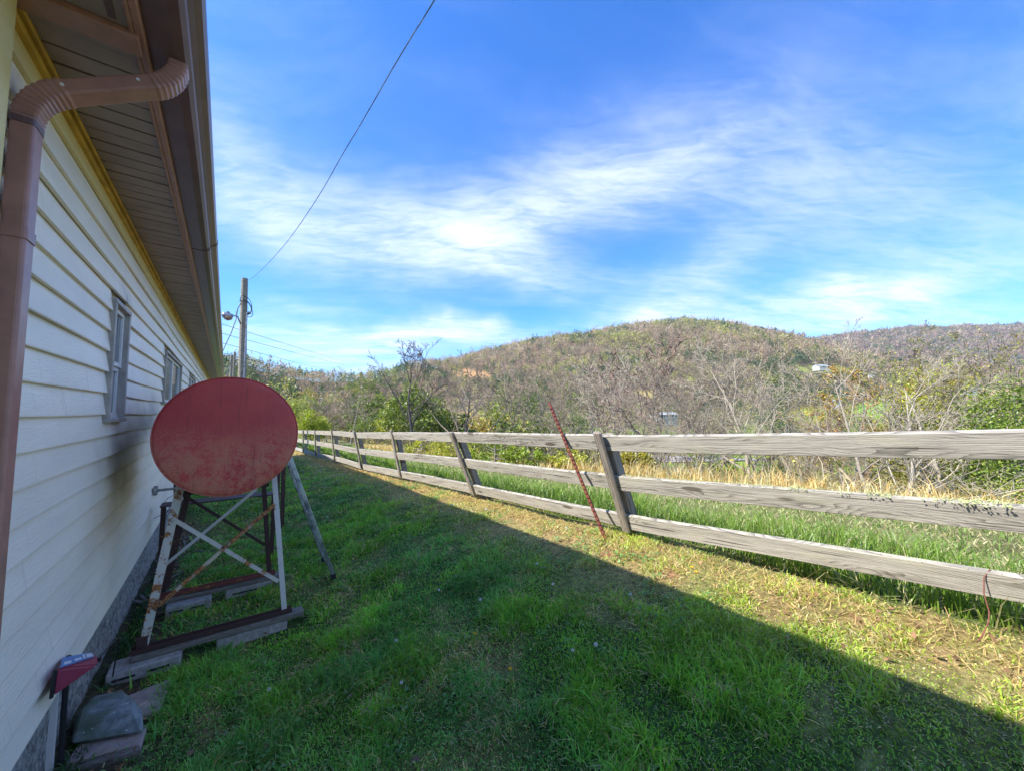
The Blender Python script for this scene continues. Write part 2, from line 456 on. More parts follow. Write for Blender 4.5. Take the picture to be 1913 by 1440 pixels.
class MB:
    def __init__(s): s.v = []; s.f = []
    def quadbox(s, c, ax, ay, az):
        """box: centre c, half-axis vectors"""
        c, ax, ay, az = (Vector(q) for q in (c, ax, ay, az))
        n = len(s.v)
        for sz in (-1, 1):
            for sx, sy in ((-1, -1), (1, -1), (1, 1), (-1, 1)):
                s.v.append(c + ax * sx + ay * sy + az * sz)
        q = [(0, 3, 2, 1), (4, 5, 6, 7), (0, 1, 5, 4), (1, 2, 6, 5), (2, 3, 7, 6), (3, 0, 4, 7)]
        s.f += [tuple(n + i for i in t) for t in q]
        return s
    def box(s, x0, x1, y0, y1, z0, z1):
        return s.quadbox(((x0 + x1) / 2, (y0 + y1) / 2, (z0 + z1) / 2), ((x1 - x0) / 2, 0, 0), (0, (y1 - y0) / 2, 0), (0, 0, (z1 - z0) / 2))
    def beam(s, a, b, w, t, up=(0, 0, 1)):
        a, b = Vector(a), Vector(b)
        d = (b - a); L = d.length; d.normalize()
        side = d.cross(Vector(up)).normalized(); u = side.cross(d).normalized()
        return s.quadbox((a + b) / 2, d * L / 2, side * w / 2, u * t / 2)
    def tube(s, pts, rad, n=6, cap=True):
        pts = [Vector(p) for p in pts]
        if not isinstance(rad, (list, tuple)): rad = [rad] * len(pts)
        base = len(s.v)
        prev = None
        for i, p in enumerate(pts):
            d = (pts[min(i + 1, len(pts) - 1)] - pts[max(i - 1, 0)])
            if d.length < 1e-9: d = Vector((0, 0, 1))
            d.normalize()
            if prev is None:
                a = d.cross(Vector((0, 0, 1)))
                if a.length < .1: a = d.cross(Vector((1, 0, 0)))
            else:
                a = prev - d * prev.dot(d)
                if a.length < 1e-6: a = d.orthogonal()
            a.normalize(); prev = a
            b = d.cross(a)
            for k in range(n):
                t = 2 * math.pi * k / n
                s.v.append(p + (a * math.cos(t) + b * math.sin(t)) * rad[i])
        for i in range(len(pts) - 1):
            for k in range(n):
                k2 = (k + 1) % n
                s.f.append((base + i * n + k, base + i * n + k2, base + (i + 1) * n + k2, base + (i + 1) * n + k))
        if cap:
            s.f.append(tuple(base + k for k in reversed(range(n))))
            s.f.append(tuple(base + (len(pts) - 1) * n + k for k in range(n)))
        return s
    def sweep(s, prof, frames, cap=True):
        """prof: list of (u,v); frames: list of (origin, U, V)"""
        base = len(s.v); n = len(prof)
        for (o, U, V) in frames:
            for (u, v) in prof: s.v.append(Vector(o) + Vector(U) * u + Vector(V) * v)
        for i in range(len(frames) - 1):
            for k in range(n):
                k2 = (k + 1) % n
                s.f.append((base + i * n + k, base + i * n + k2, base + (i + 1) * n + k2, base + (i + 1) * n + k))
        if cap:
            s.f.append(tuple(base + k for k in reversed(range(n))))
            s.f.append(tuple(base + (len(frames) - 1) * n + k for k in range(n)))
        return s
    def mesh(s, name, origin=(0, 0, 0), bevel=0, smooth=False, segs=1):
        o = Vector(origin)
        me = bpy.data.meshes.new(name)
        me.from_pydata([tuple(Vector(v) - o) for v in s.v], [], s.f)
        if bevel or True:
            bm = bmesh.new(); bm.from_mesh(me)
            bmesh.ops.recalc_face_normals(bm, faces=bm.faces)
            if bevel: bmesh.ops.bevel(bm, geom=list(bm.edges), offset=bevel, segments=segs, affect='EDGES', clamp_overlap=True)
            bm.to_mesh(me); bm.free()
        if smooth: me.polygons.foreach_set('use_smooth', [True] * len(me.polygons))
        return me
    def build(s, name, mat, parent=None, origin=None, bevel=0, smooth=False):
        org = origin if origin is not None else (WLOC[parent.name] if parent else (0, 0, 0))
        return link(name, s.mesh(name, org, bevel, smooth), mat, parent, org)

def np_mesh(name, v, f, col=None, mat=None):
    """v (n,3) f (m,3|4) col (n,3)"""
    me = bpy.data.meshes.new(name)
    v = np.ascontiguousarray(v, dtype=np.float32); f = np.ascontiguousarray(f, dtype=np.int32)
    k = f.shape[1]
    me.vertices.add(len(v)); me.vertices.foreach_set('co', v.ravel())
    me.loops.add(f.size); me.loops.foreach_set('vertex_index', f.ravel())
    me.polygons.add(len(f)); me.polygons.foreach_set('loop_start', np.arange(0, f.size, k, dtype=np.int32))
    me.update(calc_edges=True)
    if col is not None:
        a = me.color_attributes.new('Col', 'FLOAT_COLOR', 'POINT')
        c = np.ones((len(v), 4), np.float32); c[:, :3] = col
        a.data.foreach_set('color', c.ravel())
    if mat: me.materials.append(mat)
    return me

# value noise
_perm = np.random.default_rng(5).random((256, 256)).astype(np.float64)
def vnoise(x, y):
    x = np.asarray(x, float); y = np.asarray(y, float)
    xi = np.floor(x).astype(int); yi = np.floor(y).astype(int)
    fx = x - xi; fy = y - yi
    fx = fx * fx * (3 - 2 * fx); fy = fy * fy * (3 - 2 * fy)
    g = lambda a, b: _perm[a & 255, b & 255]
    return (g(xi, yi) * (1 - fx) + g(xi + 1, yi) * fx) * (1 - fy) + (g(xi, yi + 1) * (1 - fx) + g(xi + 1, yi + 1) * fx) * fy
def fbm(x, y, o=4):
    s = 0; a = .5; t = 0
    for i in range(o):
        s = s + a * vnoise(x * 2 ** i + 17.3 * i, y * 2 ** i + 9.1 * i); t += a; a *= .5
    return s / t
def sstep(t):
    t = np.clip(t, 0, 1); return t * t * (3 - 2 * t)

# ------------------------------------------------------------------ ground heights
FY = [-30, -.47, 2.28, 5.03, 7.78, 10.53, 13.28, 16.03, 18.78, 24, 60, 400]
FG = [.42, .34, .29, .15, .03, -.12, -.23, -.31, -.42, -.55, -1.5, -2]
PXT = [-900, 380, 480, 640, 700, 770, 850, 900, 1000, 1100, 1200, 1290, 1400, 1480, 1560, 1700, 2100, 4000]
R1E = [690, 712, 712, 706, 700, 690, 684, 668, 646, 634, 617, 607, 621, 638, 662, 700, 722, 730]
R1D = [330, 330, 340, 360, 400, 520, 700, 800, 900, 920, 940, 950, 950, 930, 900, 880, 880, 880]
R2E = [767, 767, 767, 767, 767, 767, 767, 740, 700, 690, 680, 670, 660, 650, 636, 621, 613, 620]
def H(X, Y):
    X = np.asarray(X, float); Y = np.asarray(Y, float)
    g = np.interp(Y, FY, FG)
    w = np.interp(Y, [-30, 0, 4, 19, 60, 400], [-.12, -.19, -.22, -.5, -1.5, -2])
    h = w + (g - w) * sstep((X - .3) / 2.6)
    out = np.clip(X - 3.3, 0, None)
    h = h - .055 * np.minimum(out, 5)
    t = np.clip(X - 8.3, 0, None)
    h = h - 16.2 * (1 - np.exp(-(t / 30) ** 1.15))
    r = np.hypot(X, Y)
    cz = X * math.sin(PH) + Y * math.cos(PH)
    cx = X * math.cos(PH) - Y * math.sin(PH)
    px = 956.5 + F * cx / np.maximum(cz, r * .25)
    zz = np.maximum(cz, r * .25)
    def ridge(E, D, near):
        e = np.interp(px, PXT, E); d = np.interp(px, PXT, D)
        top = EYE.z + (767 - e) / F * d
        t = (zz - near * d) / (d * (1 - near))
        s = sstep(t) * .75 + .25 * np.clip(t, 0, 1)
        s = np.where(t > 1, 1 - .45 * sstep((t - 1) / .9), s)
        return (top + 17.0) * s
    a = ridge(R1E, R1D, .24)
    b = ridge(R2E, [2300] * len(PXT), .4)
    rough = (fbm(X / 140., Y / 140., 4) - .5) * 2
    hill = np.maximum(a, b) * (1 + .0 * rough)
    m = sstep((np.maximum(a, b) - 6) / 60) * (1 - .85 * sstep((a - np.interp(px, PXT, R1D) * .12) / 60))
    hill = hill + rough * 14 * m
    h = h + hill
    nearm = np.exp(-(r / 60) ** 2)
    h = h + (fbm(X * .9, Y * .9, 3) - .5) * .07 * nearm + (fbm(X * .12, Y * .12, 3) - .5) * 1.6 * sstep((X - 14) / 30)
    return h
def Hs(x, y): return float(H(x, y))

def patch(x, y):
    """0 green .. 1 straw: how dry the lawn is at a point"""
    x = np.asarray(x, float); y = np.asarray(y, float)
    n = fbm(x * 2.4 + 3, y * 2.4, 4)
    p = sstep((n - .58) / .12) * .42
    strip = np.exp(-((x - (2.75 + .15 * np.sin(y * 1.7))) / .42) ** 2) * (.55 + .8 * (fbm(x * 2, y * 2 + 40, 3)))
    strip2 = sstep((x - 1.9) / .9) * sstep((fbm(x * 1.8 + 9, y * 1.8, 3) - .40) / .25) * .75
    n2 = sstep((fbm(x * 5.1 + 70, y * 5.1, 3) - .62) / .08) * .6
    return np.clip(p + strip + strip2 + n2, 0, 1)
BARE = [(1138, 1077, .085), (1253, 1127, .09), (1205, 737, .0), (960, 985, .06)]
bare_xy = []
for (a, b, c) in BARE:
    if c > 0:
        p = onZ(a, b, .1); bare_xy.append((p.x, p.y, c))

def build_ground():
    r = [0.0]
    q = .35
    while q < 4200:
        r.append(q); q *= 1.042
    r = np.array(r)
    ctr = math.pi / 2 - PH
    inn = np.arange(-62, 62.01, .55)
    outa = np.arange(62 + 4, 360 - 62 - 1, 5.)
    an = np.radians(np.concatenate([inn, outa])) + ctr
    A, RR = np.meshgrid(an, r[1:])
    X = RR * np.cos(A); Y = RR * np.sin(A)
    Z = H(X, Y)
    na = len(an); nrad = len(r) - 1
    V = np.stack([X.ravel(), Y.ravel(), Z.ravel()], 1)
    V = np.vstack([V, [[0, 0, Hs(0, 0)]]])
    i = np.arange(nrad - 1)[:, None]; j = np.arange(na)[None, :]; j2 = (j + 1) % na
    Fq = np.stack([(i * na + j), (i * na + j2), ((i + 1) * na + j2), ((i + 1) * na + j)], -1).reshape(-1, 4)
    c = len(V) - 1
    Ft = np.array([[c, k, (k + 1) % na, (k + 1) % na] for k in range(na)])
    x, y = V[:, 0], V[:, 1]
    rr = np.hypot(x, y)
    cz = x * math.sin(PH) + y * math.cos(PH); cx = x * math.cos(PH) - y * math.sin(PH)
    px = 956.5 + F * cx / np.maximum(cz, 1e-3)
    py = 767 - (V[:, 2] - EYE.z) * F / np.maximum(cz, 1e-3)
    def mixc(a, b, t): return a + (np.asarray(b) - a) * t[:, None]
    col = np.tile(np.array([.060, .105, .030]), (len(V), 1))
    P = patch(x, y)
    col = mixc(col, (.25, .23, .09), P * (x < 3.6) * .8)
    # orange clay and thatch strip under the fence
    st = np.exp(-((x - 2.85) / .33) ** 2) * (rr < 30)
    col = mixc(col, (.36, .23, .10), st * np.clip(.15 + 1.0 * (fbm(x * 2.2, y * 2.2, 3) - .4), 0, .9))
    col = mixc(col, (.34, .21, .11), sstep((x - 2.0) / .6) * (x < 3.4) * sstep((fbm(x * 3.2 + 33, y * 3.2, 3) - .54) / .10) * .5)
    for (bx, by, s) in bare_xy:
        col = mixc(col, (.30, .14, .085), np.exp(-(((x - bx) ** 2 + (y - by) ** 2) / s ** 2)))
    dirt = np.exp(-((x + .45) / .28) ** 2) * (y > 0) * (y < 8)
    col = mixc(col, (.11, .085, .065), np.clip(dirt, 0, 1) * .9)
    fld = sstep((x - 3.3) / .8)
    n = fbm(x * .8, y * .8, 4)
    field = np.array([.20, .19, .085]) * (.7 + .6 * n)[:, None]
    col = col * (1 - fld[:, None]) + field * fld[:, None]
    bank = sstep((x - 9) / 4)
    n3 = fbm(x * .06, y * .06, 5)
    fl = np.array([.17, .15, .085]) * (.6 + .8 * fbm(x * .3, y * .3, 4))[:, None]
    fl = fl + (np.array([.13, .19, .035]) - fl) * (sstep((n3 - .50) / .08) * sstep((x - 40) / 30) * sstep((-7 - V[:, 2]) / 5))[:, None]
    col = col * (1 - bank[:, None]) + fl * bank[:, None]
    hill = sstep((V[:, 2] + 4) / 14) * sstep((rr - 150) / 60)
    hc = np.array([.10, .08, .05]) * (.75 + .5 * fbm(x / 60, y / 60, 4))[:, None]
    col = col * (1 - hill[:, None]) + hc * hill[:, None]
    def pat(cx_, cy_, sx, sy, c, zmin, zmax):
        nonlocal col
        w = ((px - cx_) / sx + (n3 - .5) * .5) ** 2 + ((py - cy_) / sy) ** 2 + (fbm(px / 9., py / 4., 3) - .5) * 1.6
        m = sstep((1.25 - w) / .5) * (cz > zmin) * (cz < zmax)
        col = mixc(col, c, m)
    pat(1650, 772, 92, 26, (.20, .33, .05), 60, 500)
    pat(1530, 775, 60, 14, (.22, .30, .05), 60, 500)
    pat(880, 699, 36, 10, (.36, .21, .10), 250, 900)
    pat(1205, 735, 22, 7, (.36, .29, .11), 200, 900)
    pat(1860, 735, 60, 9, (.40, .30, .17), 100, 900)
    pat(1540, 690, 80, 6, (.24, .26, .07), 200, 900)
    pat(1420, 870, 160, 22, (.20, .27, .05), 40, 300)
    m, nt, b = bsdf('ground_cover')
    at = nd(nt, 'ShaderNodeAttribute', attribute_name='Col')
    Pn = POS(nt)
    n1 = NZ(nt, Pn, 28, 7, .7)
    n2 = NZ(nt, Pn, 1.7, 6, .65)
    c = MIX(nt, MR(nt, n1, .3, .7), (.45, .45, .45), (1.5, 1.5, 1.5))
    c = MIX(nt, 1., at.outputs['Color'], c, 'MULTIPLY')
    c = MIX(nt, 1., c, MIX(nt, MR(nt, n2, .3, .7), (.8, .8, .8), (1.2, 1.2, 1.2)), 'MULTIPLY')
    setin(nt, b.inputs['Base Color'], c)
    b.inputs['Roughness'].default_value = 1; b.inputs['Specular IOR Level'].default_value = .05
    bump(nt, b, n1, .02)
    me = np_mesh('ground', V, np.vstack([Fq, Ft[:, [0, 1, 2, 2]]])[:len(Fq)], col, m)
    me.polygons.foreach_set('use_smooth', [True] * len(me.polygons))
    tag(link('ground', me), kind='structure')
    tri = np.stack([np.full(na, na), np.arange(na), (np.arange(na) + 1) % na], 1)
    me2 = np_mesh('ground_underfoot', np.vstack([V[:na], V[-1:]]), tri, np.tile([[.065, .075, .03]], (na + 1, 1)), m)
    tag(link('ground_underfoot', me2), kind='structure')
build_ground()

# ------------------------------------------------------------------ house
WX = -.58
Y0, Y1 = -5.0, 19.6
def build_house():
    hs = thing('house', 'long house with cream lap siding, brown gutter and overhanging eave beside the lawn', 'house', (WX - 4, 7, 0))
    # body behind the cladding
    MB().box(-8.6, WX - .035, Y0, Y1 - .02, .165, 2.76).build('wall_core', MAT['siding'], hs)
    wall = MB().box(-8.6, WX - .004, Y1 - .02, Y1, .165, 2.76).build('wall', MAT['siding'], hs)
    # foundation with lumpy face
    v = []; f = []
    ny, nz = 420, 26
    for i in range(ny + 1):
        for j in range(nz + 1):
            y = -1.5 + (Y1 + 1.5) * (i / ny) ** 1.25 if True else 0
            z = -.95 + 1.13 * j / nz
            v.append((y, z))
    v = np.array(v)
    bumpv = (fbm(v[:, 0] * 14, v[:, 1] * 10, 4) - .5) * .028 + (fbm(v[:, 0] * 45, v[:, 1] * 35, 2) - .5) * .012
    V = np.stack([WX - .03 + bumpv, v[:, 0], v[:, 1]], 1)
    i = np.arange(ny)[:, None]; j = np.arange(nz)[None, :]
    Fq = np.stack([i * (nz + 1) + j, (i + 1) * (nz + 1) + j, (i + 1) * (nz + 1) + j + 1, i * (nz + 1) + j + 1], -1).reshape(-1, 4)
    me = np_mesh('foundation', V - np.array([WX - 4, 7, 0]), Fq, None, MAT['stucco'])
    me.polygons.foreach_set('use_smooth', [True] * len(me.polygons))
    link('foundation', me, None, hs)
    MB().box(-8.5, WX - .075, Y0 + .05, Y1 - .1, -1.1, .18).build('foundation_core', MAT['stucco'], hs)
    # windows: measured on the wall plane
    def yz(px, py):
        p = onX(px, py, WX + .02); return p.y, p.z
    W = []
    y0, z1 = yz(220, 566); y1, _ = yz(246, 592); _, z0 = yz(207, 780)
    W.append((y0, y1, z0, z1, 'tall'))
    y0, z1 = yz(313, 658); y1, _ = yz(341, 688); _, z0 = yz(310, 750)
    W.append((y0, y1, z0, z1, 'pair'))
    y0, z1 = yz(357, 702); y1, _ = yz(366, 713); z0 = z1 - .62
    W.append((y0, y1, z0, z1, 'pair'))
    W.append((W[2][1] + 1.6, W[2][1] + 3.1, W[2][2], W[2][3], 'pair'))
    # lap boards: each course, broken at windows and at butt joints
    e = .1288
    z = .165
    k = 0
    jr = random.Random(3)
    while z < 2.70:
        zt = min(z + e, 2.738)
        gaps = [(w[0], w[1]) for w in W if zt - .02 > w[2] and z + .02 < w[3]]
        segs = []
        y = -1.2
        joints = sorted([1.1 + jr.random() * 3.2 + q * 3.66 for q in range(6)])
        cuts = sorted(joints)
        edges = [y] + [c for c in cuts if y < c < Y1] + [Y1]
        for a, b in zip(edges[:-1], edges[1:]):
            parts = [(a, b)]
            for g in gaps:
                new = []
                for p in parts:
                    if g[1] <= p[0] or g[0] >= p[1]: new.append(p)
                    else:
                        if g[0] > p[0]: new.append((p[0], g[0]))
                        if g[1] < p[1]: new.append((g[1], p[1]))
                parts = new
            segs += [p for p in parts if p[1] - p[0] > .03]
        top = z > 2.58
        for (a, b) in segs:
            m = MB()
            n = max(1, int((b - a) / .45))
            fr = []
            lift = jr.uniform(-.0012, .0016)
            for i in range(n + 1):
                yy = a + (b - a) * i / n
                wz = .006 * math.sin(yy * 1.1 + k * .5) * (1 if z > .9 else .3) + .003 * math.sin(yy * 2.7 + k)
                wx = .0022 * math.sin(yy * 1.9 + k * 1.7) + lift
                zz = z + wz if k else z
                fr.append(((0, yy, 0), (zz, zt + .012 + wz, wx)))
            pts = []
            for (o, (zb, ztt, wx)) in fr:
                pts.append([(WX - .012 + wx, o[1], zb), (WX + .004 + wx, o[1], zb), (WX + .0045 + wx, o[1], zb + .006),
                            (WX - .016, o[1], ztt), (WX - .026, o[1], ztt)])
            base = 0
            for row in pts: m.v += row
            for i in range(len(pts) - 1):
                for q in range(5):
                    q2 = (q + 1) % 5
                    m.f.append((i * 5 + q, i * 5 + q2, (i + 1) * 5 + q2, (i + 1) * 5 + q))
            m.f.append((0, 1, 2, 3, 4)); l = (len(pts) - 1) * 5
            m.f.append((l + 4, l + 3, l + 2, l + 1, l))
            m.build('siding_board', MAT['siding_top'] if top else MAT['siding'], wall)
        z += e; k += 1
    # corner board at the near end
    MB().box(WX - .03, WX + .024, 1.52, 1.767, .0, 2.745).build('corner_board', MAT['siding_top'], hs, bevel=.004)
    # ochre frieze: two battens with a shadow gap
    fr = MB().box(WX - .02, WX + .010, 1.3, Y1, 2.700, 2.722)
    fr.build('frieze_trim', MAT['ochre'], hs, bevel=.002)
    MB().box(WX - .02, WX + .004, 1.3, Y1, 2.722, 2.732).build('frieze_groove', MAT['brown_dark'], hs)
    MB().box(WX - .02, WX + .022, 1.3, Y1, 2.732, 2.750).build('frieze_trim', MAT['ochre'], hs, bevel=.002)
    # soffit panels
    SZ = 2.751
    y = 1.86; w = .098; i = 0
    while y < Y1 + .1:
        ww = w if y < 9.5 else .20
        vent = (i % 12) in (3, 4)
        mt = MAT['soffit_vent'] if vent else MAT['soffit']
        dz = .0015 * math.sin(i * 2.3)
        MB().box(WX - .01, -.296, y + .005, y + ww - .005, SZ + dz, SZ + .008 + dz).build('soffit_panel', mt, hs, bevel=.0015)
        y += ww; i += 1
    MB().box(WX - .01, -.28, 1.3, Y1 + .1, SZ + .010, SZ + .016).build('soffit_backing', MAT['brown_dark'], hs)
    # near bay of the soffit with wide panels and a brown cross board
    for a, b in ((1.823, 1.857),):
        MB().box(WX - .01, -.296, a, b, SZ - .006, SZ + .006).build('soffit_panel', MAT['soffit'], hs, bevel=.001)
    MB().box(WX - .01, -.286, 1.722, 1.812, SZ - .022, SZ + .006).build('cross_trim', MAT['brown'], hs, bevel=.003)
    for a, b in ((1.20, 1.45), (1.47, 1.718), (.95, 1.18)):
        MB().box(WX - .01, -.296, a, b, SZ - .001, SZ + .007).build('soffit_panel', MAT['soffit'], hs, bevel=.001)
    MB().box(-.355, -.335, .9, 1.70, SZ - .004, SZ + .004).build('cable_strap', MAT['brown_dark'], hs)
    MB().box(-9.3, -.28, Y0, .94, SZ, SZ + .01).build('soffit_sheet', MAT['soffit'], hs)
    # fascia
    fm = MB().box(-.296, -.272, Y0, Y1 + .12, 2.743, 2.905)
    fm.box(-.308, -.296, Y0, Y1 + .12, 2.741, 2.753)
    fm.build('fascia', MAT['brown'], hs, bevel=.003)
    # K-style gutter
    prof = [(-.222, 2.862), (-.150, 2.862), (-.122, 2.868), (-.108, 2.884), (-.104, 2.902), (-.088, 2.918), (-.068, 2.930), (-.060, 2.945),
            (-.060, 2.975), (-.078, 2.975), (-.078, 2.968), (-.066, 2.968), (-.068, 2.95), (-.076, 2.938), (-.096, 2.925), (-.112, 2.904), (-.130, 2.876), (-.222, 2.869)]
    prof = [(u - .050, v2 - .095) for u, v2 in prof]
    g = MB()
    ys = [Y0, 0, 2, 4, 6, 8.35, 11, 14, 17, Y1 + .1]
    g.sweep(prof, [((0, yy, .004 * math.sin(yy * .7) * (yy > 3)), (1, 0, 0), (0, 0, 1)) for yy in ys])
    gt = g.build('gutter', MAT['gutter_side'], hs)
    for yj in (3.9, 8.35, 13.5):
        s = MB()
        s.sweep([(u - .0015 if u < -.25 else u + .003, v2 - .004) for u, v2 in prof], [((0, yy, .001), (1, 0, 0), (0, 0, 1)) for yy in (yj, yj + .05)])
        s.build('gutter_joint', MAT['gutter_side'], hs)
    # roof
    rf = MB()
    rz = lambda x: 2.885 + (-.15 - x) * .30
    for (xa, xb) in ((-.155, -4.6),):
        rf.quadbox(((xa + xb) / 2, (Y0 + Y1) / 2, (rz(xa) + rz(xb)) / 2), ((xb - xa) / 2, 0, (rz(xb) - rz(xa)) / 2), (0, (Y1 - Y0) / 2 + .15, 0), (0, 0, .02))
    rf.quadbox((-6.8, (Y0 + Y1) / 2, (rz(-4.6) + 2.8) / 2), (2.2, 0, -(rz(-4.6) - 2.8) / 2), (0, (Y1 - Y0) / 2 + .15, 0), (0, 0, .02))
    rf.build('roof', MAT['tar'], hs)
    gb = MB()
    gb.v += [(-8.6, Y1, 2.76), (WX, Y1, 2.76), (-4.6, Y1, rz(-4.6) - .03), (-8.6, Y1 - .1, 2.76), (WX, Y1 - .1, 2.76), (-4.6, Y1 - .1, rz(-4.6) - .03)]
    gb.f += [(0, 1, 2), (5, 4, 3), (0, 3, 4, 1), (1, 4, 5, 2), (2, 5, 3, 0)]
    gb.build('gable', MAT['siding'], hs)
    # windows
    for wi, (a, b, z0, z1, kind) in enumerate(W):
        X = WX
        fm = MB()
        t = .03
        for q in ((a - .012, a + t, z0, z1), (b - t, b + .012, z0, z1)):
            fm.box(X - .035, X + .018, q[0], q[1], q[2], q[3])
        fm.box(X - .035, X + .020, a - .012, b + .012, z1, z1 + .03)
        fm.box(X - .035, X + .026, a - .02, b + .02, z0 - .028, z0)
        fr = fm.build('window', MAT['greytrim'], hs, origin=(X, (a + b) / 2, z0), bevel=.003)
        if wi == 0: fr['label'] = 'narrow sash window with chalky grey trim'
        sm = MB()
        s = .028
        if kind == 'tall':
            zm = z0 + (z1 - z0) * .47
            for (za, zb, xo) in ((zm, z1, -.010), (z0, zm, -.022)):
                sm.box(X + xo - .02, X + xo, a + t, a + t + s, za, zb); sm.box(X + xo - .02, X + xo, b - t - s, b - t, za, zb)
                sm.box(X + xo - .02, X + xo + .001, a + t, b - t, zb - s, zb); sm.box(X + xo - .02, X + xo + .001, a + t, b - t, za, za + s)
            sm.build('sash', MAT['white'], fr, origin=(X, (a + b) / 2, z0), bevel=.002)
            for (za, zb, xo) in ((zm + s, z1 - s, -.022), (z0 + s, zm - s, -.034)):
                MB().box(X + xo - .004, X + xo, a + t + s, b - t - s, za, zb).build('pane', MAT['glass'], fr, origin=(X, (a + b) / 2, z0))
        else:
            ym = (a + b) / 2
            for (ya, yb) in ((a + t, ym), (ym, b - t)):
                sm.box(X - .03, X - .008, ya, ya + s * 1.4, z0, z1); sm.box(X - .03, X - .008, yb - s * 1.4, yb, z0, z1)
                sm.box(X - .03, X - .007, ya, yb, z1 - s, z1); sm.box(X - .03, X - .007, ya, yb, z0, z0 + s)
            sm.build('sash', MAT['white'], fr, origin=(X, (a + b) / 2, z0), bevel=.002)
            for (ya, yb) in ((a + t, ym), (ym, b - t)):
                MB().box(X - .024, X - .020, ya + s * 1.4, yb - s * 1.4, z0 + s, z1 - s).build('pane', MAT['glass'], fr, origin=(X, (a + b) / 2, z0))
    # downspout
    YD = 1.855
    prof = []
    hw, hh = .037, .027
    for (sx, sy) in ((1, 1), (-1, 1), (-1, -1), (1, -1)):
        for q in range(4):
            t = math.pi / 2 * q / 3
            ang = {(1, 1): 0, (-1, 1): 90, (-1, -1): 180, (1, -1): 270}[(sx, sy)]
            prof.append(((hw - .010) * sx + .010 * math.cos(t + R(ang)), (hh - .010) * sy + .010 * math.sin(t + R(ang))))
    # path: outlet -> bend -> run to wall -> bend -> down; in the X-Z plane with a small drift in Y
    P1 = onY(330, 160, YD - .02)
    P0 = Vector((P1.x + .004, YD - .02, 2.775))
    P2 = onX(36, 150, WX + .036); P2.y = YD
    P3 = Vector((WX + .036, YD, -.12))
    def arc(pa, pc, pb, rad, n):
        d1 = (pa - pc).normalized(); d2 = (pb - pc).normalized()
        out = []
        for i in range(n + 1):
            t = i / n
            a = pc + d1 * rad * (1 - t); b = pc + d2 * rad * t
            out.append(a * (1 - t) + b * t)
        return out
    side = Vector((0, 1, 0))
    def frames(pts, ridged=False):
        fr = []
        for i, p in enumerate(pts):
            d = (pts[min(i + 1, len(pts) - 1)] - pts[max(i - 1, 0)]).normalized()
            v2 = side.cross(d).normalized(); u2 = d.cross(v2).normalized()
            k = (1.04 if i % 2 else .96) if ridged else 1.
            fr.append((p, u2 * k, v2 * k))
        return fr
    ds = MB().sweep(prof, frames([P3.lerp(P2, t) for t in (0, .3, .6, .965)])).build('downspout', MAT['brown'], hs, origin=P3)
    run = MB().sweep(prof, frames([P2.lerp(P1, .12), P2.lerp(P1, .5), P1.lerp(P2, .12)])).build('downspout_offset', MAT['brown'], hs, origin=P2)
    big = [(u * 1.06, v2 * 1.05) for u, v2 in prof]
    MB().sweep(big, frames(arc(P2.lerp(P3, .1), P2, P1, .095, 20), True)).build('elbow', MAT['brown'], hs, origin=P2)
    MB().sweep(big, frames(arc(P1.lerp(P2, .3), P1, P0, .075, 18), True)).build('elbow', MAT['brown'], hs, origin=P1)
    MB().sweep([(u * 1.07, v2 * 1.07) for u, v2 in prof], frames([Vector((P2.x, P2.y, 2.405)), Vector((P2.x, P2.y, 2.375))])).build('paint_band', MAT['brown_dark'], ds, origin=P3)
    MB().sweep([(u * 1.10, v2 * 1.12) for u, v2 in prof], frames([Vector((P2.x, P2.y, 2.045)), Vector((P2.x, P2.y, 2.010))])).build('collar', MAT['brown'], ds, origin=P3)
    for t in (.22, .72):
        q = P2.lerp(P1, t) + Vector((0, -hw - .001, .004))
        MB().tube([q, q + Vector((0, -.003, 0))], .0052, 8).build('rivet', MAT['white'], run, origin=P2)
    return W
WINS = build_house()

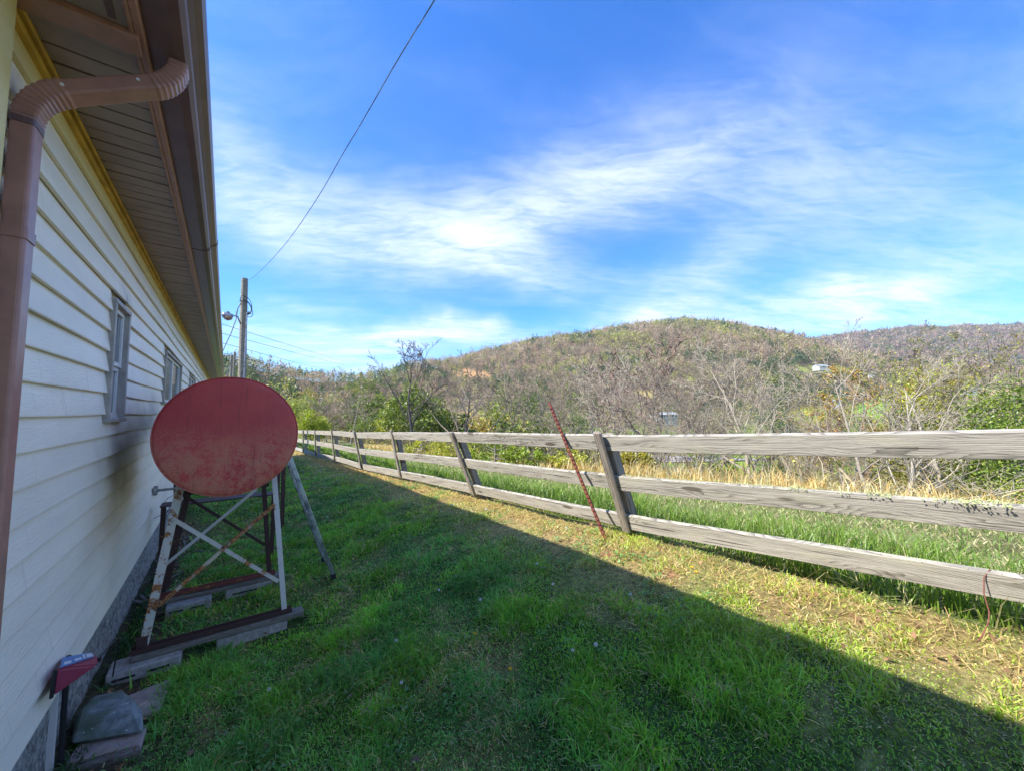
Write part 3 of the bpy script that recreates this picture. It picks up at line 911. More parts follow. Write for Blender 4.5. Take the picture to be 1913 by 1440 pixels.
# ------------------------------------------------------------------ box, conduit and pipes on the wall
def build_wall_things():
    # maroon plastic box with a blue and white label
    t = thing('meter_box', 'maroon plastic box with blue and white label low on the siding', 'box', (WX, 1.86, .30))
    W = onX
    hull = [W(99, 1300, -.545), W(183, 1241, -.445), W(184, 1224, -.450), W(106, 1250, -.540),
            W(97, 1290, WX + .004), W(114, 1229, WX + .006), W(173, 1218, -.490)]
    B = hull[1]; hull += [Vector((WX + .004, B.y + .02, B.z + .02)), Vector((WX + .004, hull[6].y + .03, hull[6].z))]
    bm = bmesh.new()
    for h_ in hull: bm.verts.new(h_ - Vector((WX, 1.86, .30)))
    bmesh.ops.convex_hull(bm, input=bm.verts)
    bmesh.ops.dissolve_limit(bm, angle_limit=R(6), verts=bm.verts, edges=bm.edges)
    bmesh.ops.bevel(bm, geom=list(bm.edges), offset=.006, segments=2, affect='EDGES', clamp_overlap=True)
    me = bpy.data.meshes.new('case'); bm.to_mesh(me); bm.free()
    link('case', me, MAT['maroon'], t)
    x0 = WX
    yb0, yb1 = hull[0].y, hull[2].y
    z0, zt = hull[0].z, hull[5].z
    A_, D_ = hull[0], hull[3]
    MB().beam(A_ + Vector((-.004, -.004, -.004)), D_ + Vector((-.004, -.004, .004)), .014, .012, up=(1, 0, 0)).build('end_cap', MAT['black'], t, bevel=.003)
    lab = MB()
    up_ = Vector((.0015, -.002, .0035))
    q = [hull[3] + up_ + (hull[2] - hull[3]) * .06, hull[2] + up_ - (hull[2] - hull[3]) * .12, hull[6] + up_ - (hull[6] - hull[5]) * .06, hull[5] + up_ + (hull[6] - hull[5]) * .03]
    lab.v += q + [p - up_ * .5 for p in q]
    lab.f += [(0, 1, 2, 3), (7, 6, 5, 4), (0, 4, 5, 1), (1, 5, 6, 2), (2, 6, 7, 3), (3, 7, 4, 0)]
    lab.build('label', MAT['label_blue'], t)
    for (a, bb, c, d) in ((.08, .30, .15, .45), (.40, .62, .2, .5), (.66, .74, .2, .9), (.78, .98, .15, .8)):
        pm = MB()
        f2 = lambda u, v: (q[0] * (1 - u) + q[1] * u) * (1 - v) + (q[3] * (1 - u) + q[2] * u) * v + up_ * .4
        pm.v += [f2(a, c), f2(bb, c), f2(bb, d), f2(a, d)]; pm.f += [(0, 1, 2, 3)]
        pm.build('label_print', MAT['label_white'], t)
    nz = (hull[1] + hull[2]) / 2 + Vector((0, .002, 0))
    MB().tube([nz, nz + Vector((0, .006, 0))], .011, 10).build('cable_gland', MAT['black'], t)
    MB().tube([nz + Vector((0, .006, 0)), nz + Vector((.02, .10, .01)), nz + Vector((.035, .19, .005)), nz + Vector((.03, .26, -.06)), nz + Vector((.01, .30, -.24))], .0035, 6).build('lead', MAT['black'], t)
    z0 = hull[1].z
    c = thing('conduit', 'thin dark conduit running down the foundation under the maroon box', 'pipe', (WX, 1.8, 0))
    yc = W(120, 1320, WX + .012).y
    MB().tube([(WX + .012, yc, z0 + .03), (WX + .012, yc, 0), (WX + .014, yc, -.3)], .011, 10).build('tube', MAT['black'], c)
    MB().box(WX - .03, WX - .004, yc - .035, yc - .018, -.26, z0).build('edge_strip', MAT['rusty_pale'], c)
    # pipe stub and wires behind the tank legs
    p = onX(287, 916, WX)
    pv = thing('wall_pipe', 'short galvanised pipe stub poking out of the siding behind the tank leg', 'pipe', p)
    MB().tube([p, p + Vector((.03, 0, 0))], .05, 12).build('flange', MAT['galv'], pv, smooth=False)
    MB().tube([p + Vector((.0, 0, 0)), p + Vector((.36, 0, .008))], .014, 10).build('tube', MAT['galv'], pv)
    MB().tube([p + Vector((.34, 0, .008)), p + Vector((.39, 0, .008))], .02, 10).build('coupling', MAT['galv'], pv)
    p = onX(292, 962, WX + .01)
    wv = thing('loose_wire', 'loose bent wire sticking out of the lower siding behind the tank leg', 'wire', p)
    w = MB()
    w.tube([p + Vector((0, -.15, 0)), p + Vector((.05, .05, 0)), p + Vector((.14, .3, .01)), p + Vector((.26, .75, .07))], .003, 5)
    w.tube([p + Vector((.09, .10, .0)), p + Vector((.05, .02, .10)), p + Vector((.08, .10, .16)), p + Vector((.16, .28, .18))], .0028, 5)
    w.tube([p + Vector((.03, .0, .10)), p + Vector((.09, .02, -.03))], .003, 5)
    w.build('strand', MAT['wire'], wv)
build_wall_things()

# ------------------------------------------------------------------ fuel tank and its stand
TY = 2.98
def build_tank():
    yF = 3.42
    tl = onY(283, 815, yF); tr = onY(555, 815, yF)
    ct = onY(418, 704, yF); cb = onY(418, 927, yF)
    Rr = ((tr.x - tl.x) / 2 + (ct.z - cb.z) / 2) / 2
    C = Vector(((tl.x + tr.x) / 2, yF, (ct.z + cb.z) / 2))
    L = 1.15
    t = thing('fuel_tank', 'dull red round-ended steel fuel tank with rust patches, on the white stand', 'tank', C)
    n = 96
    prof = [(0, -.018), (Rr * .35, -.0165), (Rr * .7, -.011), (Rr * .9, -.005), (Rr * .965, -.001), (Rr * .992, .006), (Rr, .016), (Rr, L - .016), (Rr * .99, L - .004), (Rr * .9, L + .006), (0, L + .018)]
    v = []; f = []
    for (r, y) in prof:
        for k in range(n):
            a = 2 * math.pi * k / n
            v.append((r * math.cos(a), y, r * math.sin(a)))
    for i in range(len(prof) - 1):
        for k in range(n):
            k2 = (k + 1) % n
            f.append((i * n + k, i * n + k2, (i + 1) * n + k2, (i + 1) * n + k))
    me = np_mesh('tank_shell', v, f, None, MAT['tank'])
    bm = bmesh.new(); bm.from_mesh(me); bmesh.ops.remove_doubles(bm, verts=bm.verts, dist=1e-6); bmesh.ops.recalc_face_normals(bm, faces=bm.faces); bm.to_mesh(me); bm.free()
    me.polygons.foreach_set('use_smooth', [True] * len(me.polygons))
    link('shell', me, None, t)
    rim = MB()
    pts = [(C.x + (Rr + .001) * math.cos(a), yF + .008, C.z + (Rr + .001) * math.sin(a)) for a in np.linspace(0, 2 * math.pi, 73)]
    rim.tube(pts, .0042, 6, cap=False)
    rim.build('weld_rim', MAT['tank'], t, smooth=True)
    MB().tube([(C.x, yF + .5, C.z + Rr - .005), (C.x, yF + .5, C.z + Rr + .03)], .03, 12).build('filler_cap', MAT['rusty_dark'], t)
    # stand
    yA, yB = 3.58, 4.5
    g = .06
    st = thing('tank_stand', 'splayed angle-iron stand with rusty white legs and crossed braces', 'stand', (C.x, (yA + yB) / 2, 0))
    def leg(pt_top, pt_bot, mat, w=.045, flange=1, nm='leg'):
        m = MB()
        a, b = Vector(pt_top), Vector(pt_bot)
        m.beam(a, b, w, .005, up=(0, 1, 0))
        d = (b - a).normalized()
        sd = d.cross(Vector((0, 1, 0))).normalized() * flange
        off = sd * (w / 2 - .0025)
        m.quadbox((a + b) / 2 + off + Vector((0, w / 2, 0)), (b - a) / 2, sd * .0025, Vector((0, w / 2 - .003, 0)))
        return m.build(nm, mat, st)
    LT = onY(343, 880, yA); LB = onY(268, 1205, yA)
    RT = onY(511, 870, yA); RB = onY(531, 1137, yA)
    RT = Vector((RT.x, yA, RT.z)); 
    leg(LT, LB, MAT['rusty_white'], .047, 1)
    leg(RT, RB, MAT['rusty_pale'], .036, 1)
    LB2 = onY(300, 1103, yB); LT2 = onY(345, 880, yB)
    leg((LT.x + .03, yB, LT.z + .05), (LB.x + .02, yB, LB.z + .02), MAT['rusty_dark'], .045, 1)
    RB2 = onY(503, 1068, yB); RT2 = onY(490, 860, yB)
    leg(RT2, RB2, MAT['rusty_dark'], .040, 1)
    # braces: front X
    b = yA - .008
    def brace(p, q, y, mat, w=.026):
        a, c = onY(*p, y), onY(*q, y)
        MB().beam(a, c, w, .005, up=(0, 1, 0)).build('brace', mat, st)
    brace((322, 968), (520, 1085), b, MAT['rusty_white'])
    brace((294, 1132), (515, 940), b - .006, MAT['rust_orange'])
    # side/rear X
    brace((328, 915), (495, 1017), yB - .01, MAT['rusty_dark'], .026)
    brace((308, 1055), (480, 912), yB - .018, MAT['rusty_pale'], .026)
    bolt = onY(417, 1021, b - .012)
    MB().tube([bolt, bolt + Vector((0, -.008, 0))], .010, 6).build('bolt', MAT['rust'], st)
    # side bars joining front and rear legs, cradle under tank
    for (a, c) in ((LT, Vector((LT.x + .03, yB, LT.z + .05))), (RT, RT2)):
        MB().beam(a + Vector((0, 0, -.04)), c + Vector((0, 0, -.04)), .03, .005, up=(1, 0, 0)).build('side_bar', MAT['rusty_dark'], st)
    for y in (yA + .03, yB):
        MB().beam((C.x - .26, y, C.z - Rr + .02), (C.x + .26, y, C.z - Rr + .02), .03, .006, up=(0, 1, 0)).build('cradle', MAT['rusty_dark'], st)
    # base channels
    def channel(y, xa, xb, z, mat, nm='base_rail'):
        m = MB()
        m.box(xa, xb, y - .030, y + .030, z, z + .006)
        m.box(xa, xb, y - .032, y - .026, z - .0, z + .028)
        m.box(xa, xb, y + .026, y + .032, z - .0, z + .028)
        return m.build(nm, mat, st)
    zr = .085
    fz = onY(531, 1137, yA).z
    xa, xb = onY(242, 1220, yA).x, onY(553, 1135, yA).x
    channel(yA - .01, LB.x - .06, RB.x + .05, LB.z - .028, MAT['rusty_dark'])
    channel(yB, LB.x - .04, RB2.x + .05, RB2.z - .02, MAT['rust'])
    MB().box(LB.x - .035, LB.x + .02, yA - .022, yA - .004, LB.z - .03, LB.z + .06).build('foot_plate', MAT['rusty_dark'], st, bevel=.002)
    # timbers under the base rails
    zz = LB.z - .034
    tb = MB().box(LB.x - .05, RB.x + .13, yA - .060, yA + .040, zz - .036, zz)
    o = tb.build('timber', MAT['wood_dark'], None, origin=(0, yA, zz - .04), bevel=.004)
    tag(o, 'long grey timber lying under the front rail of the tank stand', 'timber')
    z2 = RB2.z - .026
    o = MB().box(LB.x - .02, RB2.x + .10, yB - .055, yB + .045, z2 - .036, z2).build('timber', MAT['wood_dark'], None, origin=(0, yB, z2 - .04), bevel=.004)
    tag(o, 'dark timber lying under the rear rail of the tank stand', 'timber')
    # concrete blocks with slots
    def block(x0, x1, y, dy, ztop, label, zb=None, slots=2):
        zb = Hs((x0 + x1) / 2, y) - .05
        t2 = thing('concrete_block', label, 'block', ((x0 + x1) / 2, y, zb))
        body = MB().box(x0, x1, y - dy / 2, y + dy / 2, zb, ztop)
        me = body.build('body', MAT['concrete'], t2, bevel=.008)
        for s_ in range(slots):
            w = (x1 - x0) / (slots + .4)
            a = x0 + .2 * w + s_ * w * 1.1
            MB().box(a, a + w * .72, y - dy / 2 - .003, y - dy / 2 + .002, ztop - (ztop - zb) * .40, ztop - (ztop - zb) * .30).build('slot', MAT['black'], t2)
    xl = onZ(208, 1235, .02)
    block(WX + .05, LB.x + .20, yA - .03, .18, zz - .037, 'grey slotted concrete block under the left end of the front timber')
    block(WX + .24, LB.x + .34, yB - .07, .16, z2 - .037, 'grey slotted concrete block under the left end of the rear timber')
    block(RB2.x - .34, RB2.x + .02, yB - .0, .12, z2 - .037, 'grey concrete block under the right end of the rear timber', slots=1)
    block(RB.x - .42, RB.x + .02, yA - .0, .09, zz - .037, 'low grey concrete block under the right end of the front timber', slots=0)
    # ladder leaning on the tank
    la = thing('ladder', 'weathered metal ladder leaning against the right side of the red tank', 'ladder', (.9, 4.3, -.12))
    yN, yFf = 4.06, 4.57
    bn = onY(624, 1078, yN); bf = onY(606, 1046, yFf)
    tn = onY(540, 850, yN); tf = onY(533, 848, yFf)
    dn = (tn - bn); df = (tf - bf)
    tn = bn + dn * 1.25; tf = bf + dn * 1.25 * (df.length / dn.length) ** 0
    for (a, c) in ((bn, tn), (bf, tf)):
        m = MB().beam(a, c, .022, .034, up=(1, 0, 0))
        m.build('rail', MAT['alu'], la, bevel=.003)
        MB().beam(a + Vector((-.002, 0, -.01)), a + (c - a).normalized() * .04, .028, .042, up=(1, 0, 0)).build('foot', MAT['black'], la)
    for i in range(6):
        t_ = .06 + i * .155
        a = bn.lerp(tn, t_); c = bf.lerp(tf, t_)
        MB().tube([a, c], .013, 10).build('rung', MAT['alu'], la, smooth=True)
    return C, Rr, yA, LB, RB
TANK = build_tank()

def build_second_stand():
    # another low dark stand further along the wall
    t = thing('iron_trestle', 'low dark rusty iron trestle standing behind the tank', 'trestle', (.1, 6.0, 0))
    z0 = Hs(.1, 6)
    y = 6.6
    a = onY(530, 868, y); b = onY(528, 906, y)
    for x in (a.x, a.x - .07):
        MB().beam((x, y, z0 + .95), (x + .01, y, z0 - .02), .05, .05, up=(0, 1, 0)).build('leg', MAT['rusty_dark'], t)
    MB().beam((-.48, y, z0 + .9), (-.44, y, z0 - .02), .05, .05, up=(0, 1, 0)).build('leg', MAT['rusty_dark'], t)
    h = onY(505, 918, 5.5)
    MB().box(-.5, h.x + .06, 5.3, 5.52, h.z - .006, h.z + .006).build('shelf', MAT['rusty_dark'], t)
    for x in (-.48, h.x + .03):
        MB().box(x - .02, x + .02, 5.4, 5.44, Hs(x, 5.4) - .05, h.z - .012).build('leg', MAT['rusty_dark'], t)
    # debris under it
    d = MB()
    r = random.Random(4)
    for i in range(26):
        p = Vector((r.uniform(-.54, -.2), r.uniform(4.7, 7.2), 0)); p.z = Hs(p.x, p.y) + .02
        q = Vector((r.uniform(-.1, .1), r.uniform(-.15, .15), r.uniform(-.01, .05)))
        d.beam(p - q, p + q, .02, .01)
    o = d.build('sticks', MAT['wood_dark'])
    tag(o, 'dark sticks and litter heaped along the foundation', kind='stuff')
build_second_stand()

# slabs and stone by the foundation
def build_slabs():
    def quadslab(name, corners_px, th, mat, label, cat, zoff, tilt=0):
        zc = Hs(-.3, 3) + zoff
        pts = [onZ(px, py, zc) for px, py in corners_px]
        c = sum(pts, Vector()) / len(pts)
        m = MB()
        n = len(pts)
        m.v += [p + Vector((0, 0, 0)) for p in pts] + [p - Vector((0, 0, th)) for p in pts]
        m.f.append(tuple(range(n))); m.f.append(tuple(reversed(range(n, 2 * n))))
        for i in range(n): m.f.append((i, (i + 1) % n, n + (i + 1) % n, n + i))
        o = m.build(name, mat, None, origin=c, bevel=.006)
        return tag(o, label, cat)
    quadslab('paving_slab', [(228, 1302), (318, 1266), (300, 1325), (236, 1345)], .05, MAT['slab'], 'pinkish paving slab showing behind the mossy stone', 'slab', .03)
    quadslab('paving_slab', [(122, 1424), (170, 1352), (276, 1352), (264, 1388)], .05, MAT['slab'], 'chipped pinkish paving slab in front of the mossy stone', 'slab', .035)
    o = quadslab('timber', [(112, 1441), (128, 1426), (262, 1388), (266, 1400)], .05, MAT['wood_dark'], 'pale old timber edge in front of the lowest slab', 'timber', .03)
    # mossy stone block with chamfered end
    zc = Hs(-.3, 3) + .05
    base = [onZ(px, py, zc) for px, py in ((132, 1392), (138, 1345), (166, 1308), (240, 1302), (268, 1330), (270, 1368))]
    ztop = zc + .075
    top = [onZ(px, py, ztop) for px, py in ((142, 1352), (150, 1325), (176, 1299), (226, 1287), (250, 1305), (252, 1326))]
    m = MB()
    n = 6
    m.v += top + base
    m.f.append(tuple(range(n))); m.f.append(tuple(reversed(range(n, 2 * n))))
    for i in range(n): m.f.append((i, (i + 1) % n, n + (i + 1) % n, n + i))
    o = m.build('stone_block', MAT['stone'], None, origin=base[0], bevel=.010)
    tag(o, 'blue-grey mossy stone block lying on the slabs by the foundation', 'stone')
build_slabs()
# ------------------------------------------------------------------ fence
FPY = [2.28, 5.05, 7.81, 10.54, 13.32, 16.09, 18.84]
F_BASE = [(1180, 1003), (893, 932), (753, 897), (679, 880), (628, 866), (592, 855), (568, 848)]
F_TOP = [(1121, 806), (847, 806), (734, 802.6), (664, 805), (621.5, 803), (590, 802.6), (567.6, 802.6)]
F_R = [[(1130, 825.5), (850, 815.7), (735, 813), (666, 812.3), (622, 808.5), (590, 807.2), (568, 806.5)],
       [(1150, 899.5), (868, 864), (742, 850.7), (671, 842.2), (624, 832.8), (591, 827), (568, 823.6)],
       [(1170, 972), (884, 911.8), (750, 885), (678, 871), (627, 856), (592, 849.4), (568, 841.8)]]
def board(name, P, Q, U, hh, tt, mat, parent, sag=0., bevel=.004, nseg=10, warp=.0):
    P, Q, U = Vector(P), Vector(Q), Vector(U)
    ax = (Q - P); L = ax.length; ax.normalize()
    n = ax.cross(U).normalized(); u = n.cross(ax).normalized()
    v = []; f = []
    for i in range(nseg + 1):
        t = i / nseg
        dz = -sag * 4 * t * (1 - t) + warp * math.sin(t * 9 + L) * .5
        dn = warp * math.sin(t * 5 + P.y)
        for (a, b) in ((-1, -1), (1, -1), (1, 1), (-1, 1)):
            v.append(((t - .5) * L, a * tt / 2 + dn, b * hh / 2 + dz))
    for i in range(nseg):
        for k in range(4):
            k2 = (k + 1) % 4
            f.append((i * 4 + k, i * 4 + k2, (i + 1) * 4 + k2, (i + 1) * 4 + k))
    f.append((3, 2, 1, 0)); l = nseg * 4; f.append((l, l + 1, l + 2, l + 3))
    me = bpy.data.meshes.new(name); me.from_pydata(v, [], f)
    bm = bmesh.new(); bm.from_mesh(me)
    bmesh.ops.recalc_face_normals(bm, faces=bm.faces)
    if bevel:
        ed = [e for e in bm.edges if e.calc_face_angle(0) > .6]
        bmesh.ops.bevel(bm, geom=ed, offset=bevel, segments=1, affect='EDGES', clamp_overlap=True)
    bm.to_mesh(me); bm.free()
    me.materials.append(mat)
    o = bpy.data.objects.new(name, me); COL.objects.link(o)
    c = (P + Q) / 2
    Mx = Matrix(((ax.x, n.x, u.x), (ax.y, n.y, u.y), (ax.z, n.z, u.z))).to_4x4()
    if parent is not None:
        o.parent = parent; c = c - WLOC[parent.name]
    o.matrix_basis = Matrix.Translation(c) @ Mx
    return o
FENCE = {}
def build_fence():
    A = thing('board_fence', 'weathered grey three-rail board fence leaning in along the lawn edge', 'fence', (3.1, 2.28, .28))
    rails = [[], [], []]; posts = []
    for k in range(7):
        Y = FPY[k]
        b = onY(*F_BASE[k], Y); t = onY(*F_TOP[k], Y)
        posts.append((b, t))
        for l in range(3):
            rails[l].append(onY(*F_R[l][k], Y))
    # nearest post, out of frame
    qs = [onX(1913, 825, 2.95), onX(1913, 966.2, 3.10), onX(1913, 1097.5, 3.20)]
    near = []
    for l in range(3):
        a = rails[l][0]; d = (qs[l] - a); near.append(a + d * ((-.47 - 2.28) / d.y))
    lean = posts[0][1] - posts[0][0]
    nb = Vector((near[2].x + .06, -.47, Hs(3.3, -.47))); nt_ = nb + Vector((near[0].x - near[2].x - .12, 0, near[0].z + .09 - nb.z))
    for l in range(3): rails[l].insert(0, near[l])
    posts.insert(0, (nb, nt_))
    # farther posts hidden or tiny
    for k in range(7, 12):
        Y = 18.84 + 2.75 * (k - 6)
        g = Hs(2.78, Y)
        posts.append((Vector((2.79, Y, g)), Vector((2.75, Y, g + 1.05))))
        for l in range(3): rails[l].append(Vector((2.765, Y, rails[l][7].z - .034 * (Y - 18.84))))
    for k, (b, t) in enumerate(posts):
        d = (t - b).normalized()
        out = Vector((d.z, 0, -d.x))                 # away from the lawn
        kx = rnd.uniform(-.006, .006)
        low = b - d * .25
        pt = b + d * ((t - b).length - rnd.uniform(.06, .10))
        board('post', low + out * .074, pt + out * .074, (0, 1, 0), .095, .095, MAT['wood_post'], A, bevel=.008, nseg=3)
        bt = t + d * (.012 if k != 1 else .02)
        bb = b + d * (.10 if k > 1 else .085)
        o = board('batten', bb - out * .040, bt - out * .040, (0, 1, 0), .088, .038, MAT['wood_post'], A, bevel=.012 if k == 1 else .005, nseg=4)
    for l in range(3):
        for k in range(len(posts) - 1):
            a, c = rails[l][k].copy(), rails[l][k + 1].copy()
            d = ((posts[k][1] - posts[k][0]).normalized() + (posts[k + 1][1] - posts[k + 1][0]).normalized()).normalized()
            dirn = (c - a).normalized()
            a += dirn * .003; c -= dirn * .003
            board('rail', a, c, d, .144 + rnd.uniform(-.003, .003), .036, MAT['wood'], A,
                  sag=(.018 if (l == 0 and k == 0) else rnd.uniform(-.004, .010)), nseg=12, warp=.004)
    FENCE['rails'] = rails; FENCE['posts'] = posts
    for k in range(0, 5):
        b, t = posts[k]; d = (t - b).normalized(); out = Vector((d.z, 0, -d.x))
        for l in range(3):
            for (dz, dy) in ((.035, .012), (-.036, -.014)):
                c = rails[l][k] + d * dz + Vector((0, dy, 0)) - out * .0595
                MB().tube([c, c - out * .002], .0042, 7).build('nail', MAT['rust'], A)
    # a loose splinter on the near middle rail top at (795,845)
    # lichen along the rail tops: many crumbs
    m_v, m_f = [], []
    lr = np.random.default_rng(3)
    def crumbs(l, k, t0, t1, n, size, side=1., hang=0.):
        a, c = rails[l][k], rails[l][k + 1]
        d = (posts[k][1] - posts[k][0]).normalized(); out = Vector((d.z, 0, -d.x))
        for i in range(n):
            t = t0 + (t1 - t0) * lr.random()
            p = a.lerp(c, t) + d * (.074 + lr.uniform(-.004, .008)) - out * (side * .018 * lr.uniform(-.9, 1.15 + hang))
            if l == 0 and k == 0: p.z -= .018 * 4 * t * (1 - t)
            p += d * (-hang * .012 * lr.random())
            s = size * lr.uniform(.4, 1.3)
            base = len(m_v)
            for q in range(6):
                w = Vector([(1, 0, 0), (-1, 0, 0), (0, 1, 0), (0, -1, 0), (0, 0, 1), (0, 0, -1)][q]) * s * lr.uniform(.5, 1.2) + Vector(lr.uniform(-.3, .3, 3)) * s
                m_v.append(p + w)
            for (x, y, z) in ((0, 2, 4), (2, 1, 4), (1, 3, 4), (3, 0, 4), (2, 0, 5), (1, 2, 5), (3, 1, 5), (0, 3, 5)): m_f.append((base + x, base + y, base + z))
    crumbs(1, 0, .03, .97, 900, .0026)
    for tc, w, n, s_, hg in ((.50, .02, 60, .006, .5), (.36, .02, 60, .0075, 1.0), (.415, .012, 25, .006, .6), (.22, .03, 90, .009, 1.4), (.27, .03, 60, .007, 1.), (.60, .06, 60, .006, .4), (.76, .05, 60, .006, .5), (.13, .03, 60, .005, .5)):
        crumbs(1, 0, tc - w, tc + w, int(n * 1.6), s_ * .55, 1., hg * .9)
    crumbs(2, 0, .0, 1., 160, .003)
    crumbs(1, 1, .0, 1., 120, .004)
    m = MB(); m.v = m_v; m.f = m_f
    o = m.build('lichen', MAT['lichen'], A); o['kind'] = 'stuff'
    # rusty studded steel stake leaning on the rails
    g = onZ(1133, 1012, Hs(2.95, 2.5))
    hi = onX(1057, 828, rails[0][1].x - .065)
    dr = (hi - g).normalized()
    k = 0
    top = g.copy()
    best = None
    for i in range(400):
        q = g + dr * (i * .005)
        v = q - EYE
        py = 720 - F * v.dot(UPV) / v.dot(FWD)
        if py < 751: break
        top = q
    S = thing('steel_stake', 'rusty red studded steel stake leaning against the fence rails', 'stake', g)
    side = dr.cross(Vector((1, 0, 0))).normalized()
    fwd2 = side.cross(dr).normalized()
    b_ = MB()
    lo = g - dr * .2
    b_.quadbox((lo + top) / 2, (top - lo) / 2, side * .015, fwd2 * .0022)
    b_.quadbox((lo + top) / 2 + fwd2 * .012, (top - lo) / 2, side * .0022, fwd2 * .012)
    b_.build('shaft', MAT['rust'], S)
    n = int((top - g).length / .042)
    for i in range(1, n):
        q = g + dr * (i * .042) - fwd2 * .005
        MB().quadbox(q, (dr * .7 + side * .5).normalized() * .010, side * .009, fwd2 * .005).build('stud', MAT['rust'], S)
    # rusty wire hooked over the bottom rail
    xr = qs[2].x - .05
    pts = [onX(1856, 1072, xr + .06), onX(1849, 1063, xr + .02), onX(1838, 1078, xr), onX(1838, 1108, xr - .02), onX(1848, 1142, xr - .04), onX(1847, 1160, xr - .06), onX(1836, 1185, xr - .12), onX(1822, 1204, xr - .2)]
    W_ = MB()
    sm = []
    for i in range(len(pts) - 1):
        for t in (0, .33, .66): sm.append(pts[i].lerp(pts[i + 1], t))
    W_.tube(sm, .0028, 5)
    o = W_.build('rusty_wire', MAT['rust'], None, origin=pts[0])
    tag(o, 'thin rusty wire hooked over the bottom rail and trailing into the grass', 'wire')
build_fence()

# ------------------------------------------------------------------ pole, lamp, cables
def build_poles():
    Y = 18.4
    top = onY(457, 521, Y)
    bx = onY(452, 700, Y)
    base = Vector((bx.x + .06, Y, Hs(.45, Y) - .3))
    P = thing('utility_pole', 'tall weathered wooden utility pole with cables behind the red tank', 'pole', base)
    n = 8
    MB().tube([base.lerp(top, i / n) for i in range(n + 1)], [.165 - .05 * i / n for i in range(n + 1)], 14).build('shaft', MAT['pole'], P, smooth=False)
    c = thing('yard_lamp', 'small yard lamp on a curved arm fixed to the utility pole', 'lamp', onY(449, 605, Y))
    arm = [onY(450, 606, Y - .15), onY(447, 600, Y - .2), onY(444, 592, Y - .4), onY(437, 590, Y - .55), onY(431, 590.5, Y - .7)]
    MB().tube(arm, .025, 8).build('arm', MAT['galv'], c, smooth=True)
    h = onY(426, 591, Y - .7)
    MB().tube([h + Vector((.16, 0, .02)), h + Vector((.05, 0, .03)), h + Vector((-.12, 0, .02)), h + Vector((-.19, 0, .0))], [.05, .10, .13, .06], 12).build('housing', MAT['galv'], c, smooth=True)
    MB().tube([h + Vector((0, 0, -.02)), h + Vector((0, 0, -.11)), h + Vector((0, 0, -.16))], [.15, .13, .04], 14).build('lens', simple('brownish_lamp_lens', (.32, .19, .14), .3), c, smooth=True)
    MB().tube([h + Vector((0, 0, .08)), h + Vector((0, 0, .17))], .045, 8).build('photocell', MAT['black'], c)
    # hardware on the pole
    q = onY(461, 588, Y - .16)
    MB().tube([q + Vector((0, 0, -3.2)), q + Vector((0, 0, .05))], .028, 8).build('riser', MAT['galv'], P)
    MB().tube([q + Vector((-.02, 0, .03)), q + Vector((.07, 0, .10)), q + Vector((.10, 0, .03))], .045, 8).build('weatherhead', MAT['galv'], P)
    def cab(name, pix, r, mat, par, y=Y - .2):
        ps = [onY(a, b, y) for a, b in pix]
        sm = []
        for i in range(len(ps) - 1):
            p0 = ps[max(i - 1, 0)]; p1 = ps[i]; p2 = ps[i + 1]; p3 = ps[min(i + 2, len(ps) - 1)]
            for t in (0, .25, .5, .75):
                sm.append(.5 * ((2 * p1) + (p2 - p0) * t + (2 * p0 - 5 * p1 + 4 * p2 - p3) * t * t + (3 * p1 - p0 - 3 * p2 + p3) * t ** 3))
        sm.append(ps[-1])
        return MB().tube(sm, r, 6).build(name, mat, par)
    cab('cable_loop', [(453, 563), (460, 562), (467, 570), (470, 578), (467, 586), (462, 588)], .022, MAT['wire'], P)
    cab('cable_loop', [(452, 552), (462, 556), (469, 566), (471, 580), (472, 588), (468, 593), (462, 591)], .012, MAT['wire'], P)
    cab('cable_loop', [(450, 555), (449, 562), (451, 566), (447, 572), (443, 580), (441, 590)], .014, MAT['wire'], P)
    for (a, b) in ((449, 563),):
        MB().tube([onY(447, 562, Y - .18), onY(461, 564, Y - .18)], .02, 6).build('bracket', MAT['galv'], P)
    # service drop overhead
    d2 = ray(812, 0); Q = EYE + d2 * (4.9)
    T = onY(459, 527, Y - .12)
    nrm = Vector((Q.y - T.y, -(Q.x - T.x), 0)).normalized()
    pts = []
    for (a, b) in ((462, 525), (475, 517), (500, 493), (530, 460), (560, 420), (600, 359), (640, 289), (680, 222), (720, 152), (760, 84), (790, 36), (812, 0)):
        d = ray(a, b); t = (T - EYE).dot(nrm) / d.dot(nrm); pts.append(EYE + d * t)
    e = (pts[-1] - pts[-3]).normalized()
    pts += [pts[-1] + e * 2 + Vector((0, 0, .05)), pts[-1] + e * 5 + Vector((0, 0, .3)), pts[-1] + e * 9 + Vector((0, 0, 1.0))]
    pts[0] = T
    S = thing('service_cable', 'twisted overhead service cable running from the pole top up over the lawn', 'cable', T)
    fine = []
    for i in range(len(pts) - 1):
        p0 = pts[max(i - 1, 0)]; p1 = pts[i]; p2 = pts[i + 1]; p3 = pts[min(i + 2, len(pts) - 1)]
        m_ = max(2, int((p2 - p1).length / .05))
        for j in range(m_):
            t = j / m_
            fine.append(.5 * ((2 * p1) + (p2 - p0) * t + (2 * p0 - 5 * p1 + 4 * p2 - p3) * t * t + (3 * p1 - p0 - 3 * p2 + p3) * t ** 3))
    fine.append(pts[-1])
    for s_ in range(3):
        tw = []
        for i, p in enumerate(fine):
            a = i * .42 + s_ * 2.094
            tw.append(p + Vector((math.cos(a) * .0031, 0, math.sin(a) * .0031)))
        MB().tube(tw, .0028, 5).build('strand', MAT['cable_al'] if s_ != 1 else MAT['wire'], S)
    # drop to the house eave
    a = onY(449, 567, Y - .1); b = Vector((-.15, 17.6, 2.95))
